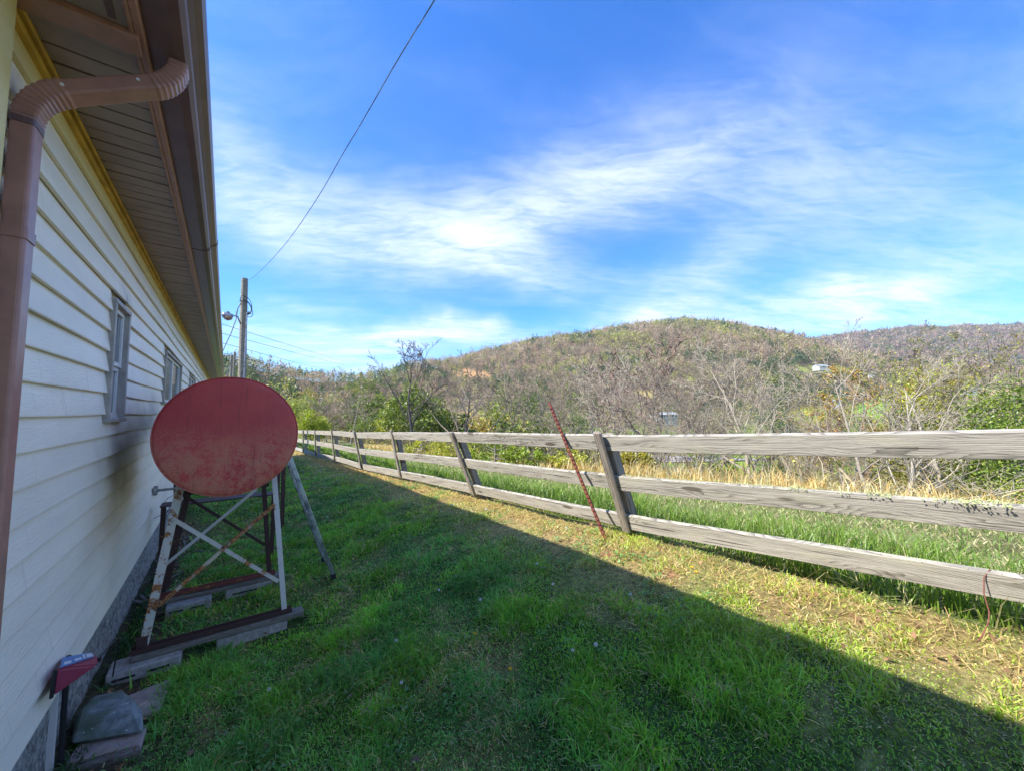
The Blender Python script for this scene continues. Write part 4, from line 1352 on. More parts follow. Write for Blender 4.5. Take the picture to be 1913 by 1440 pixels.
    w = thing('drop_cable', 'cable sagging from the utility pole down to the house eave', 'cable', a)
    ps = [onY(449, 567, 18.3), onY(444, 578, 18.2), onY(441, 597, 18.1), onY(432, 622, 18.0), onY(421, 645, 17.9), onY(414, 661, 17.8), Vector((-.2, 17.7, 2.85))]
    MB().tube(ps, .016, 6).build('strand', MAT['wire'], w)
    # pair of far posts
    for (px, py, yy, r, lab) in ((433, 664, 26, .075, 'shorter of the two thin grey posts far beyond the house end'), (438.5, 658, 26.6, .06, 'taller of the two thin grey posts far beyond the house end')):
        t = onY(px, py, yy); g = Hs(t.x, yy)
        o = MB().tube([(t.x, yy, g - .2), t], [r * 1.15, r], 10).build('wooden_post', MAT['pole'], None, origin=(t.x, yy, g))
        tag(o, lab, 'post', 'pair of far posts by the house end')
    o = MB().tube([onY(432, 672, 26), onY(427, 690, 24), onY(423, 704, 22)], .02, 5).build('guy_wire', MAT['wire'], None, origin=onY(432, 672, 26))
    tag(o, 'short cable slanting down from the pair of far posts', 'cable')
    L = [((418, 609), (682, 686)), ((418, 625.5), (668, 687.5)), ((418, 643), (638, 697)), ((418, 661.5), (578, 694)), ((418, 672.5), (521, 694)), ((418, 684), (486, 696))]
    for i, (a, b) in enumerate(L):
        za, zb = 34, 34 + (b[0] - a[0]) * .5
        def at(px, py, z):
            x, y = flat(px, z); return Vector((x, y, hgt(py, z)))
        A, B = at(a[0], a[1], za), at(b[0], b[1], zb)
        d = (A - B)
        pts = [A + d * .9, A + d * .45]
        for j in range(9):
            t = j / 8
            p = A.lerp(B, t); p.z -= .9 * 4 * t * (1 - t) * .25
            pts.append(p)
        pts.append(B - d * .35)
        o = MB().tube(pts, .020, 4).build('power_line', MAT['wire'], None, origin=A)
        tag(o, '%s of the six thin power lines slanting across the sky behind the utility pole' % ('highest', 'second highest', 'third highest', 'third lowest', 'second lowest', 'lowest')[i], 'cable', 'power lines behind the pole')
build_poles()

# ------------------------------------------------------------------ vegetation helpers
def prisms(P0, P1, R0, R1, sides=3):
    P0, P1 = np.asarray(P0), np.asarray(P1); R0, R1 = np.asarray(R0)[:, None], np.asarray(R1)[:, None]
    d = P1 - P0; d /= np.linalg.norm(d, axis=1, keepdims=True) + 1e-9
    ref = np.where(np.abs(d[:, 2:3]) > .9, np.array([[1., 0, 0]]), np.array([[0, 0, 1.]]))
    a = np.cross(d, ref); a /= np.linalg.norm(a, axis=1, keepdims=True) + 1e-9
    b = np.cross(d, a)
    rings = []
    for (P, r) in ((P0, R0), (P1, R1)):
        for k in range(sides):
            t = 2 * math.pi * k / sides
            rings.append(P + (a * math.cos(t) + b * math.sin(t)) * r)
    V = np.stack(rings, 1)          # n, 2*sides, 3
    n = len(P0)
    base = (np.arange(n) * 2 * sides)[:, None, None]
    f = np.array([[k, (k + 1) % sides, sides + (k + 1) % sides, sides + k] for k in range(sides)])[None]
    return V.reshape(-1, 3), (f + base).reshape(-1, 4)

def gen_branches(h, seed, spread=.45, r0=.12, kids=(8, 5, 4, 3), trunk=.62, start=.32, up=.35, lean=(0, 0), stems=1, wig=.16, rmin=.005):
    rg = random.Random(seed)
    segs = []
    def grow(p, d, L, r, lv):
        n = (7, 5, 4, 3, 2)[lv]
        pts = [p]; rs = [r]
        dd = d.copy()
        for i in range(n):
            dd = dd + Vector((rg.gauss(0, wig), rg.gauss(0, wig), rg.gauss(0, wig * .6))) * (.5 if lv == 0 else 1)
            dd.z += up * (.12 if lv else .1)
            dd.normalize()
            p = p + dd * (L / n)
            r2 = r * (1 - .80 * (i + 1) / n) if lv else r * (1 - .88 * (i + 1) / n)
            segs.append((pts[-1], p, max(rs[-1], rmin), max(r2, rmin * .7), lv))
            pts.append(p); rs.append(max(r2, rmin * .7))
        if lv >= len(kids): return
        k = kids[lv]
        k = max(1, int(k * rg.uniform(.75, 1.25) + .5))
        for j in range(k):
            t = start + (1 - start) * ((j + rg.random()) / k) if lv == 0 else .25 + .75 * (j + rg.random()) / k
            x = min(t, .999) * n; i = int(x)
            q = pts[i].lerp(pts[i + 1], x - i)
            ax = (pts[i + 1] - pts[i]).normalized()
            ang = rg.uniform(.45, .95) * (1 if lv else (.6 + spread))
            az = rg.uniform(0, 6.283) + j * 2.4
            o = ax.orthogonal().normalized(); o2 = ax.cross(o)
            side = o * math.cos(az) + o2 * math.sin(az)
            nd_ = (ax * math.cos(ang) + side * math.sin(ang)).normalized()
            rr = rs[i] * rg.uniform(.42, .62)
            LL = L * (1 - .45 * t) * (rg.uniform(.5, .8) if lv == 0 else rg.uniform(.38, .6))
            grow(q, nd_, LL, max(rr, .005), lv + 1)
    for s in range(stems):
        a = rg.uniform(0, 6.28); tilt = 0 if stems == 1 else .14 + .1 * rg.random()
        d = Vector((math.cos(a) * tilt + lean[0], math.sin(a) * tilt + lean[1], 1)).normalized()
        grow(Vector((math.cos(a) * .05 * (stems > 1), math.sin(a) * .05 * (stems > 1), -.2)), d, h * (trunk + .25 * (stems > 1)), r0 * (1 if stems == 1 else .75), 0)
    zt = max(s[1].z for s in segs)
    k = h / zt
    return [(a * k, b * k, r1, r2, l) for a, b, r1, r2, l in segs]

def tree_meshes(h, seed, colr, leafcol=None, nleaf=0, lsize=.1, **kw):
    segs = gen_branches(h, seed, **kw)
    tr = [s for s in segs if s[4] == 0]; cr = [s for s in segs if s[4] > 0]
    V, Fq = prisms([tuple(s[0]) for s in tr], [tuple(s[1]) for s in tr], [s[2] for s in tr], [s[3] for s in tr], 8)
    mt = np_mesh('trunk', V, Fq)
    mt.polygons.foreach_set('use_smooth', [True] * len(mt.polygons))
    big = [s for s in cr if s[4] <= 1]; sm = [s for s in cr if s[4] > 1]
    V1, F1 = prisms([tuple(s[0]) for s in big], [tuple(s[1]) for s in big], [s[2] for s in big], [s[3] for s in big], 5)
    V2, F2 = prisms([tuple(s[0]) for s in sm], [tuple(s[1]) for s in sm], [s[2] for s in sm], [s[3] for s in sm], 3)
    V = np.vstack([V1, V2]); Fq = np.vstack([F1, F2 + len(V1)])
    rg = np.random.default_rng(seed)
    c = np.tile(np.array(colr), (len(V), 1)) * rg.uniform(.8, 1.2, (len(V), 1))
    mc = np_mesh('crown', V, Fq, c)
    ml = None
    if nleaf:
        tips = np.array([tuple(s[1]) for s in sm if s[4] >= 2])
        p = tips[rg.integers(0, len(tips), nleaf)] + rg.normal(0, lsize * 1.1, (nleaf, 3))
        ml = leaf_mesh('leaves', p, lsize, leafcol, rg)
    return mt, mc, ml

def leaf_mesh(name, p, size, col, rg, vary=.3, flat_=.0, clump=None):
    n = len(p)
    u = rg.normal(0, 1, (n, 3)); u[:, 2] *= (1 - flat_); u /= np.linalg.norm(u, axis=1, keepdims=True)
    w = rg.normal(0, 1, (n, 3)); w -= u * (u * w).sum(1, keepdims=True); w /= np.linalg.norm(w, axis=1, keepdims=True)
    s = size * rg.uniform(.5, 1.3, (n, 1))
    a = p - u * s * .5 - w * s * .28; b = p - u * s * .5 + w * s * .28; c = p + u * s * .6 + w * s * .25; d = p + u * s * .6 - w * s * .2
    V = np.stack([a, b, c, d], 1).reshape(-1, 3)
    Fq = np.arange(n * 4).reshape(-1, 4)
    cols = np.asarray(col)
    if cols.ndim == 2: cc = cols[rg.integers(0, len(cols), n)]
    else: cc = np.tile(cols, (n, 1))
    cc = cc * rg.uniform(1 - vary, 1 + vary, (n, 1)) * np.array([[1, 1, 1]])
    if clump is not None: cc = cc * clump[:, None]
    return np_mesh(name, V, Fq, np.repeat(cc, 4, 0))

def setmat(me, mat):
    if me is not None and not me.materials: me.materials.append(mat)
    return me

def place_tree(name, label, cat, px, ytop, z, meshes, h0, mats, group=None, rot=None, wscale=1., sink=0.):
    x, y = flat(px, z)
    g = Hs(x, y) - sink
    H_ = hgt(ytop, z) - g
    t = thing(name, label, cat, (x, y, g), group)
    s = H_ / h0
    t.scale = (s * wscale, s * wscale, s)
    t.rotation_euler = (0, 0, rot if rot is not None else rnd.uniform(0, 6.28))
    for nm, me, mt in zip(('trunk', 'crown', 'leaves'), meshes, mats):
        if me is None: continue
        setmat(me, mt)
        o = bpy.data.objects.new(nm, me); COL.objects.link(o); o.parent = t
    return t

def leaf_cloud(h, w, nclump, nleaf, size, cols, seed, shape='round', trunk_h=.2, rc=.16):
    """crown made of clumps of leaves filling the outline; returns (trunk, crown)"""
    rg = np.random.default_rng(seed)
    C = []
    while len(C) < nclump:
        u = rg.uniform(-1, 1, 3)
        r = math.hypot(u[0], u[1])
        t = (u[2] + 1) / 2
        if shape == 'round': lim = math.sqrt(max(0, 1 - (2 * t - 1) ** 2)) * (1.1 - .25 * t)
        elif shape == 'cone': lim = (1 - t) ** .85 * .95 + .04
        elif shape == 'dome': lim = math.sqrt(max(0, 1 - t ** 2.2))
        else: lim = .8 * math.sin(math.pi * min(1, t * .93 + .05)) ** .7
        if r > lim: continue
        if r < lim * .45 and rg.random() < .6: continue
        C.append((u[0] * w / 2, u[1] * w / 2, (trunk_h + (1 - trunk_h) * t) * h, rc * (w + h) / 2 * rg.uniform(.5, 1.15)))
    C = np.array(C)
    idx = rg.integers(0, nclump, nleaf)
    off = rg.normal(0, .42, (nleaf, 3)); 
    if shape == 'cone': off[:, 2] *= .45
    p = C[idx, :3] + off * C[idx, 3:4]
    p[:, 2] = np.maximum(p[:, 2], .02 * h)
    cl = rg.uniform(.72, 1.28, nclump)[idx]
    if shape == 'cone': mc = leaf_mesh('crown', p, size, cols, rg, .25, .3, cl)
    else: mc = leaf_mesh('crown', p, size, cols, rg, .28, 0., cl)
    P0 = [(0, 0, -.3)]; P1 = [(0, 0, h * .9)]; R0 = [h * .02 + .02]; R1 = [.01]
    for i in range(min(nclump, 26)):
        zc = C[i, 2] * .72
        P0.append((0, 0, zc)); P1.append(tuple(C[i, :3])); R0.append(h * .006 + .006); R1.append(.005)
    V, Fq = prisms(P0, P1, R0, R1, 5)
    return np_mesh('trunk', V, Fq), mc, None

# ------------------------------------------------------------------ near and middle trees
TW_GREY = (.25, .21, .16); TW_PALE = (.36, .31, .235); TW_DARK = (.12, .10, .085); TW_PURP = (.24, .185, .15)
def build_trees():
    L = [
     # label, px, ytop, z, h0 seed, bark, twig, kwargs, buds
     ('tall dark bare tree with wide forked limbs behind the third far fence post', 775, 638, 30, 21, 'bark_dark', TW_DARK, dict(kids=(9, 6, 4, 3), r0=.17, spread=.5), 0),
     ('dark bare tree with a broad low-forking crown below the orange clay bank', 873, 655, 31, 22, 'bark_dark', TW_GREY, dict(kids=(10, 6, 4, 3), r0=.17, trunk=.5, start=.2, spread=.4), 0),
     ('small grey bare tree standing in front of the pine left of the dark trees', 657, 696, 27, 23, 'bark_grey', TW_GREY, dict(kids=(9, 6, 4, 3), r0=.10), 400),
     ('thin grey bare sapling just left of the rusty stake top', 1018, 690, 24, 24, 'bark_grey', TW_GREY, dict(kids=(9, 5, 4, 3), r0=.07), 0),
     ('grey multi-stemmed bare tree just right of the rusty stake top', 1062, 678, 25, 25, 'bark_grey', TW_PURP, dict(kids=(7, 5, 4, 3), r0=.09, stems=3), 0),
     ('pale-barked bare tree above the nearest fence post', 1133, 640, 26, 26, 'bark_pale', TW_PALE, dict(kids=(10, 5, 4, 3), r0=.10, stems=2), 0),
     ('slim pale bare tree just right of the pale tree above the nearest post', 1165, 655, 28, 27, 'bark_pale', TW_PALE, dict(kids=(9, 5, 4, 3), r0=.08), 0),
     ('dark slim bare tree in front of the tan bank above the road', 1190, 650, 24, 28, 'bark_dark', TW_PURP, dict(kids=(9, 5, 4, 3), r0=.08), 0),
     ('bare tree with many stems fanning out above the grey road', 1287, 655, 20, 29, 'bark_grey', TW_GREY, dict(kids=(8, 5, 4, 3), r0=.09, stems=5), 0),
     ('thin bare tree leaning left beside the dark green cedar', 1338, 668, 17, 30, 'bark_grey', TW_GREY, dict(kids=(8, 5, 4), r0=.06, lean=(-.28, .22), stems=2), 0),
     ('tall pale bare tree with upswept limbs left of the orange-leafed thicket', 1403, 600, 17, 31, 'bark_pale', TW_PALE, dict(kids=(11, 6, 4, 3), r0=.13, spread=.4), 0),
     ('slender grey bare tree close behind the tall pale tree', 1382, 640, 19, 32, 'bark_grey', TW_GREY, dict(kids=(9, 6, 4, 3), r0=.08), 0),
     ('bare tree with a forked trunk standing before the bright green meadow', 1655, 588, 13.5, 33, 'bark_pale', TW_PALE, dict(kids=(10, 6, 5, 3), r0=.14, trunk=.62, start=.15, spread=.4, stems=2), 0),
     ('budding tree with a pale curved trunk right of the big yellow-green tree', 1803, 606, 14.5, 34, 'bark_pale', TW_GREY, dict(kids=(10, 6, 4, 3), r0=.12, spread=.45), 1800),
     ('tall budding tree with several straight reddish-pale stems near the right edge', 1842, 588, 16, 35, 'bark_pale', TW_PURP, dict(kids=(9, 6, 4, 3), r0=.12, stems=3), 2600),
     ('grey bare tree leaning over the frame edge at the far right', 1896, 628, 15, 36, 'bark_grey', TW_GREY, dict(kids=(7, 5, 3), r0=.09, lean=(-.2, .1)), 300),
     ('bare tree with a reddish twiggy crown in the middle of the hillside woods', 1222, 628, 44, 37, 'bark_grey', (.27, .19, .15), dict(kids=(11, 6, 5, 3), r0=.2), 0),
     ('thin bare tree standing alone between the clay bank and the green thicket', 955, 668, 38, 38, 'bark_grey', TW_GREY, dict(kids=(9, 5, 4, 3), r0=.1), 0),
     ('orange-twigged tree left of the bright green meadow', 1590, 668, 40, 39, 'bark_grey', (.34, .20, .09), dict(kids=(10, 6, 5, 3), r0=.15), 1500),
     ('low twiggy brown tree at the crest left of the forked tree', 1525, 712, 22, 40, 'bark_grey', (.25, .18, .13), dict(kids=(9, 6, 4, 3), r0=.09, stems=3), 300),
     ('low tangled bare tree right of the forked tree', 1725, 752, 14, 41, 'bark_grey', TW_PALE, dict(kids=(6, 4, 3), r0=.06, stems=3), 0),
     ('small pale bare tree low beside the far fence run', 610, 735, 27, 42, 'bark_pale', (.36, .27, .22), dict(kids=(9, 6, 4, 3), r0=.08, stems=2), 600),
    ]
    for (lab, px, yt, z, sd, bk, tw, kw, buds) in L:
        h0 = 9.0
        kw = dict(kw, rmin=.00050 * z + .001)
        ms = tree_meshes(h0, sd, tw, [(.30, .30, .05), (.24, .20, .06)] if sd != 39 else [(.42, .25, .05), (.30, .28, .04)], int(buds * 2.2), .045 if sd != 39 else .10, **kw)
        place_tree('bare_tree', lab, 'tree', px, yt, z, ms, h0, (MAT[bk], MAT['twig'], MAT['leaf']), rot=rnd.uniform(0, 6.28) if not kw.get('lean') else -PH)
    EV = [(.05, .085, .025), (.07, .115, .03), (.10, .145, .035)]
    PINE = [(.15, .20, .03), (.21, .25, .04), (.10, .14, .03)]
    YG = [(.38, .38, .04), (.46, .44, .05), (.26, .28, .04)]
    SP = [(.30, .34, .05), (.22, .27, .04), (.38, .38, .08)]
    OL = [(.40, .30, .07), (.32, .28, .07), (.48, .34, .08)]
    G = [
     # label,px,ytop,z,width,shape,cols,n,size
     ('broad pine with loose branches behind the small grey tree', 683, 692, 52, 8.5, 'cone', PINE, 5200, .30),
     ('darker pine just right of the broad pine', 735, 712, 56, 7.5, 'cone', EV, 3600, .30),
     ('yellow-green leafing tree low in front of the pines', 727, 748, 40, 3.2, 'round', YG, 2200, .2),
     ('round dark bush behind the tall dark bare tree', 812, 742, 44, 4.5, 'round', EV, 2200, .24),
     ('dense green conifer at the left end of the green thicket', 955, 704, 88, 10, 'round', PINE, 4200, .38),
     ('dense green conifer in the middle of the green thicket', 1010, 700, 92, 11, 'round', [(.06, .11, .02), (.085, .14, .025)], 4200, .38),
     ('sunlit green conifer at the right end of the green thicket', 1068, 712, 85, 9, 'round', PINE, 3400, .38),
     ('low green conifer sloping down right of the thicket', 1106, 735, 78, 7, 'round', EV, 2600, .34),
     ('dark green cedar standing alone above the road', 1310, 716, 62, 5.2, 'cone', EV, 3600, .26),
     ('low dark evergreen right of the lone cedar', 1347, 742, 58, 4.6, 'round', EV, 2400, .26),
     ('dark pine behind the slender grey tree', 1440, 690, 88, 8, 'cone', EV, 3200, .36),
     ('dark broad evergreen below the hillside house', 1470, 700, 84, 9, 'round', EV, 3200, .36),
     ('olive leafing tree below the white hillside house', 1545, 706, 62, 6, 'round', OL, 3200, .26),
     ('yellowing tree directly left of the bright meadow', 1500, 735, 45, 5, 'round', OL, 2600, .22),
     ('dark cedar on the slope right of the white hillside house', 1612, 690, 110, 7, 'cone', EV, 2600, .4),
     ('big yellow-green leafing tree right of the forked bare tree', 1742, 662, 20, 4.0, 'round', YG, 9000, .17),
     ('shorter yellow-green tree overlapping the big yellow-green one', 1708, 705, 19, 2.6, 'round', YG, 5200, .15),
     ('dark green evergreen between the two budding trees', 1780, 735, 28, 3.0, 'round', EV, 2400, .18),
     ('full green tree cut by the right edge of the view', 1895, 690, 13.2, 2.9, 'round', [(.17, .25, .03), (.12, .19, .03), (.25, .30, .04)], 11000, .12),
     ('bushy green tree low beside the right edge tree', 1855, 735, 17, 2.4, 'round', PINE, 5200, .14),
     ('bright yellow-green shrub beside the far end of the fence', 583, 762, 24, 2.2, 'round', [(.34, .37, .02), (.24, .30, .02)], 3200, .12),
     ('narrow pale green sapling rising above the bright shrub', 572, 722, 27, 1.2, 'tall', [(.25, .28, .06), (.30, .30, .08)], 900, .12),
     ('pinkish brown shrub right of the bright shrub', 612, 760, 30, 2.6, 'round', [(.27, .19, .12), (.22, .18, .10)], 1600, .14),
     ('pale green tree far left against the low ridge', 545, 735, 60, 6, 'round', SP, 2600, .3),
     ('grey-green evergreen on the left slope behind the pale tree', 598, 742, 70, 5, 'cone', EV, 2200, .3),
    ]
    for (lab, px, yt, z, w, shp, cols, n, sz) in G:
        x, y = flat(px, z); h0 = hgt(yt, z) - Hs(x, y)
        ms = leaf_cloud(h0, w, max(24, n // 60), int(n * 1.9), sz * .62, cols, int(px), shp, .12 if shp != 'tall' else .02)
        nm = 'evergreen_tree' if cols is EV or cols is PINE or shp == 'cone' else ('shrub' if 'shrub' in lab else 'leafing_tree')
        place_tree(nm, lab, 'tree' if 'shrub' not in lab else 'shrub', px, yt, z, ms, h0, (MAT['bark_grey'], MAT['leaf'], None))
    BU = [
     ('low yellow-green bush behind the fence, leftmost of the row', 790, 818, 17, 2.4, YG),
     ('yellow-green bush behind the fence right of the second visible post gap', 858, 818, 14.5, 2.2, YG),
     ('wide bright green bush behind the rails left of the leaning post', 925, 822, 12.5, 2.5, [(.24, .30, .02), (.17, .24, .02)]),
     ('bright green bush just left of the rusty stake', 985, 828, 12, 1.8, [(.22, .28, .02), (.15, .21, .02)]),
     ('small yellow-green bush right of the rusty stake', 1060, 842, 11.5, 1.4, YG),
     ('golden yellow bush just right of the nearest fence post', 1182, 843, 10.3, 1.15, [(.36, .30, .02), (.26, .25, .02)]),
     ('bright green bush under the top rail below the dark cedar', 1352, 866, 11, 1.25, [(.22, .30, .02), (.14, .20, .02)]),
     ('yellowish bush under the top rail left of the white car', 1300, 872, 12.5, 1.5, OL),
     ('pale yellow-green bush under the top rail right of the white car', 1568, 862, 13, 2.0, [(.25, .26, .07), (.18, .19, .05)]),
     ('low green bush under the rail at the far right', 1880, 868, 11.5, 1.5, SP),
    ]
    for (lab, px, yt, z, w, cols) in BU:
        x, y = flat(px, z); h0 = max(.5, hgt(yt, z) - Hs(x, y))
        ms = leaf_cloud(h0, w, 46, 4200, .055, cols, int(px) + 1, 'dome', .0, .14)
        place_tree('bush', lab, 'bush', px, yt, z, ms, h0, (MAT['bark_grey'], MAT['leaf'], None))
    # middle distance: copies of a few kinds through the valley
    kinds = []
    for i in range(4):
        ms = tree_meshes(9., 70 + i, (TW_GREY, TW_PURP, (.26, .21, .18), TW_PALE)[i], None, 0, kids=(12, 7, 5), r0=.13, spread=.45, rmin=.022)
        kinds.append(('bare_tree', 'bare %s-twigged tree in the valley woods beyond the crest' % ('grey', 'purplish', 'brown', 'pale')[i], ms, 9., (MAT['bark_grey'], MAT['twig'], MAT['leaf']), 'bare %s trees of the valley' % ('grey', 'purplish', 'brown', 'pale')[i]))
    for i, (cols, shp, nm) in enumerate(((EV, 'cone', 'dark evergreen'), (PINE, 'round', 'green rounded'), (SP, 'round', 'spring green leafing'), (OL, 'round', 'olive brown leafing'))):
        ms = leaf_cloud(9., 6.8 if shp == 'round' else 5, 60, 3800, .26, cols, 90 + i, shp, .15)
        kinds.append(('evergreen_tree' if i < 2 else 'leafing_tree', '%s tree in the valley woods beyond the crest' % nm, ms, 9., (MAT['bark_grey'], MAT['leaf'], None), '%s trees of the valley' % nm))
    rg = random.Random(5)
    cnt = 0
    for i in range(2600):
        if cnt >= 250: break
        z = 34 + 210 * rg.random() ** 1.2
        px = rg.uniform(540, 1960)
        x, y = flat(px, z)
        if x < 13: continue
        g = Hs(x, y)
        py = 767 + (EYE.z - g) * F / z
        if 1175 < px < 1625 and 138 < z < 172: continue
        if 1375 < px < 1500 and 60 < z < 135: continue
        if 1185 < px < 1420 and z < 150: continue
        if 1560 < px < 1745 and 745 < py < 800: continue
        if 1560 < px < 1745 and z < 120 and rg.random() < .8: continue
        if px > 1500 and rg.random() < .35: continue
        hh = rg.uniform(6, 10.5)
        if px < 760: k = rg.choices(range(8), (2, 2, 3, 1, 5, 6, 6, 2))[0]
        elif px < 1180: k = rg.choices(range(8), (3, 3, 3, 2, 2, 6, 7, 3))[0]
        elif px < 1480: k = rg.choices(range(8), (4, 4, 5, 3, 2, 3, 5, 4))[0]
        else: k = rg.choices(range(8), (2, 2, 3, 1, 3, 5, 6, 6))[0]
        top = 767 - (g + hh - EYE.z) * F / z
        lim = np.interp(px, [540, 700, 900, 1200, 1500, 1700, 1913], [722, 712, 690, 680, 700, 715, 705])
        if top < lim: hh = max(4.5, g * -1 + EYE.z + (767 - lim) * z / F)
        nm, lab, ms, h0, mats, grp = kinds[k]
        kn_ = lab.split(' tree ')[0]
        size = 'tall' if hh > 8.6 else ('short' if hh < 6.8 else 'middling')
        ri_ = int(np.searchsorted([620, 700, 780, 870, 960, 1040, 1120, 1190, 1260, 1330, 1400, 1480, 1560, 1640, 1720, 1790, 1860], px))
        reg = ('beside the bright shrub', 'behind the small grey tree', 'behind the tall dark tree', 'left of the dark broad tree', 'below the orange clay bank', 'below the green thicket',
               'right of the rusty stake', 'behind the nearest post', 'behind the tan bank tree', 'by the many-stemmed tree', 'by the lone cedar', 'behind the tall pale tree', 'behind the olive tree',
               'below the white hillside house', 'behind the forked tree', 'behind the big yellow-green tree', 'behind the budding trees', 'by the right edge tree')[ri_]
        dp_ = 'close below the crest' if z < 75 else ('midway down the valley' if z < 135 else 'deep in the valley')
        lab = '%s %s tree %s, %s' % (size, kn_, dp_, reg)
        s = hh / h0
        t = thing(nm, lab, 'tree', (x, y, g - .2), grp)
        ws = s * rg.uniform(.85, 1.2)
        t.scale = (ws, ws, s); t.rotation_euler = (0, 0, rg.uniform(0, 6.28))
        for n2, me, mt in zip(('trunk', 'crown', 'leaves'), ms, mats):
            if me is None: continue
            setmat(me, mt)
            o = bpy.data.objects.new(n2, me); COL.objects.link(o); o.parent = t
        cnt += 1
build_trees()

# ------------------------------------------------------------------ far buildings, road, car
def build_far():
    def P(px, py, z):
        x, y = flat(px, z); return Vector((x, y, hgt(py, z)))
    # road on the valley floor
    m = MB()
    pts = []
    v = []
    for i in range(41):
        px = 1120 + (1700 - 1120) * i / 40
        wide = 15 if px < 1330 else 15 - 10 * min(1, (px - 1330) / 60)
        zc = 150
        for z in (zc - wide * .35, zc + wide):
            x, y = flat(px, z); v.append((x, y, -16.7 + 0.0))
    f = [(2 * i, 2 * i + 2, 2 * i + 3, 2 * i + 1) for i in range(40)]
    # lie it on the ground: follow the height field with a small lift
    V = np.array(v); V[:, 2] = H(V[:, 0], V[:, 1]) + .35
    me = np_mesh('road', V, f, None, MAT['asphalt'])
    tag(link('road', me), kind='structure')
    def house(px, py, z, w, d, hw, hr, label, roofmat, yaw=0., wins=4):
        x, y = flat(px, z); g = hgt(py, z)
        t = thing('far_house', label, 'house', (x, y, g))
        t.rotation_euler = (0, 0, -PH + yaw)
        MB().box(-w / 2, w / 2, -d / 2, d / 2, -3, hw).build('wall', MAT['white_wall'], t, origin=(0, 0, 0))
        for o in t.children: o.location = (0, 0, 0)
        r = MB()
        a, b = w / 2 + .4, d / 2 + .5
        r.v += [(-a, -b, hw), (a, -b, hw), (a, b, hw), (-a, b, hw), (-a + hr * .5, 0, hw + hr), (a - hr * .5, 0, hw + hr)]
        r.f += [(0, 1, 5, 4), (2, 3, 4, 5), (1, 2, 5), (3, 0, 4), (3, 2, 1, 0)]
        o = r.build('roof', roofmat, None); o.parent = t; o.location = (0, 0, 0)
        for i in range(wins):
            wx = -w / 2 + w * (i + .5) / wins
            q = MB().box(wx - w * .045, wx + w * .045, -d / 2 - .06, -d / 2 + .02, hw * .35, hw * .8).build('window', MAT['glass_dark'], None)
            q.parent = t; q.location = (0, 0, 0)
    house(1537, 688, 420, 14, 8, 2.0, 2.0, 'white house with a pale metal roof on the hillside below the saddle', MAT['metal_roof'], .2)
    house(1632, 701, 380, 5, 4, 1.6, 1.1, 'small white cottage among evergreens right of the hillside house', MAT['roof_grey'], 0, 2)
    house(1240, 780, 150, 9, 5, 1.3, .9, 'low building with a pale roof among trees above the road', MAT['metal_roof'], .3, 5)
    house(1795, 730, 200, 11, 6, 1.4, 1.0, 'long low grey-roofed building between the budding trees', MAT['roof_grey'], .1, 5)
    house(1557, 757, 150, 3.2, 3, 1.8, .6, 'tiny white shed at the top of the bright meadow', MAT['metal_roof'], 0, 1)
    # parked car on the flat by the meadow
    x, y = flat(1437, 98); g = Hs(x, y) + .05
    gy = hgt(892, 98)
    c = thing('parked_car', 'small white van parked in the valley, seen between the rails', 'van', (x, y, gy))
    c.rotation_euler = (0, 0, -PH + .5)
    def part(nm, mb, mt, bv=.05):
        o = mb.build(nm, mt, None, bevel=bv); o.parent = c; o.location = (0, 0, 0); return o
    b = MB()
    prof = [(-2.3, .35), (-2.35, 1.0), (-2.2, 1.15), (-1.55, 1.25), (-.95, 1.95), (-.6, 2.05), (2.1, 2.05), (2.3, 1.8), (2.35, .35)]
    for sy in (-.9, .9):
        for (a, z) in prof: b.v.append((a, sy, z))
    n = len(prof)
    b.f.append(tuple(range(n))); b.f.append(tuple(reversed(range(n, 2 * n))))
    for i in range(n): b.f.append((i, n + i, n + (i + 1) % n, (i + 1) % n))
    part('body', b, MAT['car_paint'])
    w = MB(); w.v += [(-1.52, -.8, 1.30), (-1.52, .8, 1.30), (-.99, .75, 1.92), (-.99, -.75, 1.92)]; w.f += [(0, 1, 2, 3)]
    for v_ in w.v: pass
    w.v = [(a - .04, b_, z + .02) for a, b_, z in w.v]
    part('windscreen', w, MAT['glass_dark'], 0)
    for sy in (-.92, .90):
        part('side_window', MB().box(-.8, .2, sy, sy + .02, 1.25, 1.85), MAT['glass_dark'], 0)
        for sx in (-1.5, 1.45):
            part('wheel', MB().tube([(sx, sy - .1, .34), (sx, sy + .12, .34)], .34, 16), MAT['black'], 0)
    # flat pad under the van so that it stands on the ground
    # thin white post by the road
    for px, yt, yb, z in ((1245.5, 752, 808, 60),):
        q = P(px, yb, z); t_ = P(px, yt, z)
        x, y = q.x, q.y
        o = MB().tube([(x, y, Hs(x, y)), (x, y, t_.z)], .05, 8).build('lamp_post', MAT['galv'], None, origin=(x, y, Hs(x, y)))
        tag(o, 'thin grey post standing among the trees above the road', 'post')
build_far()

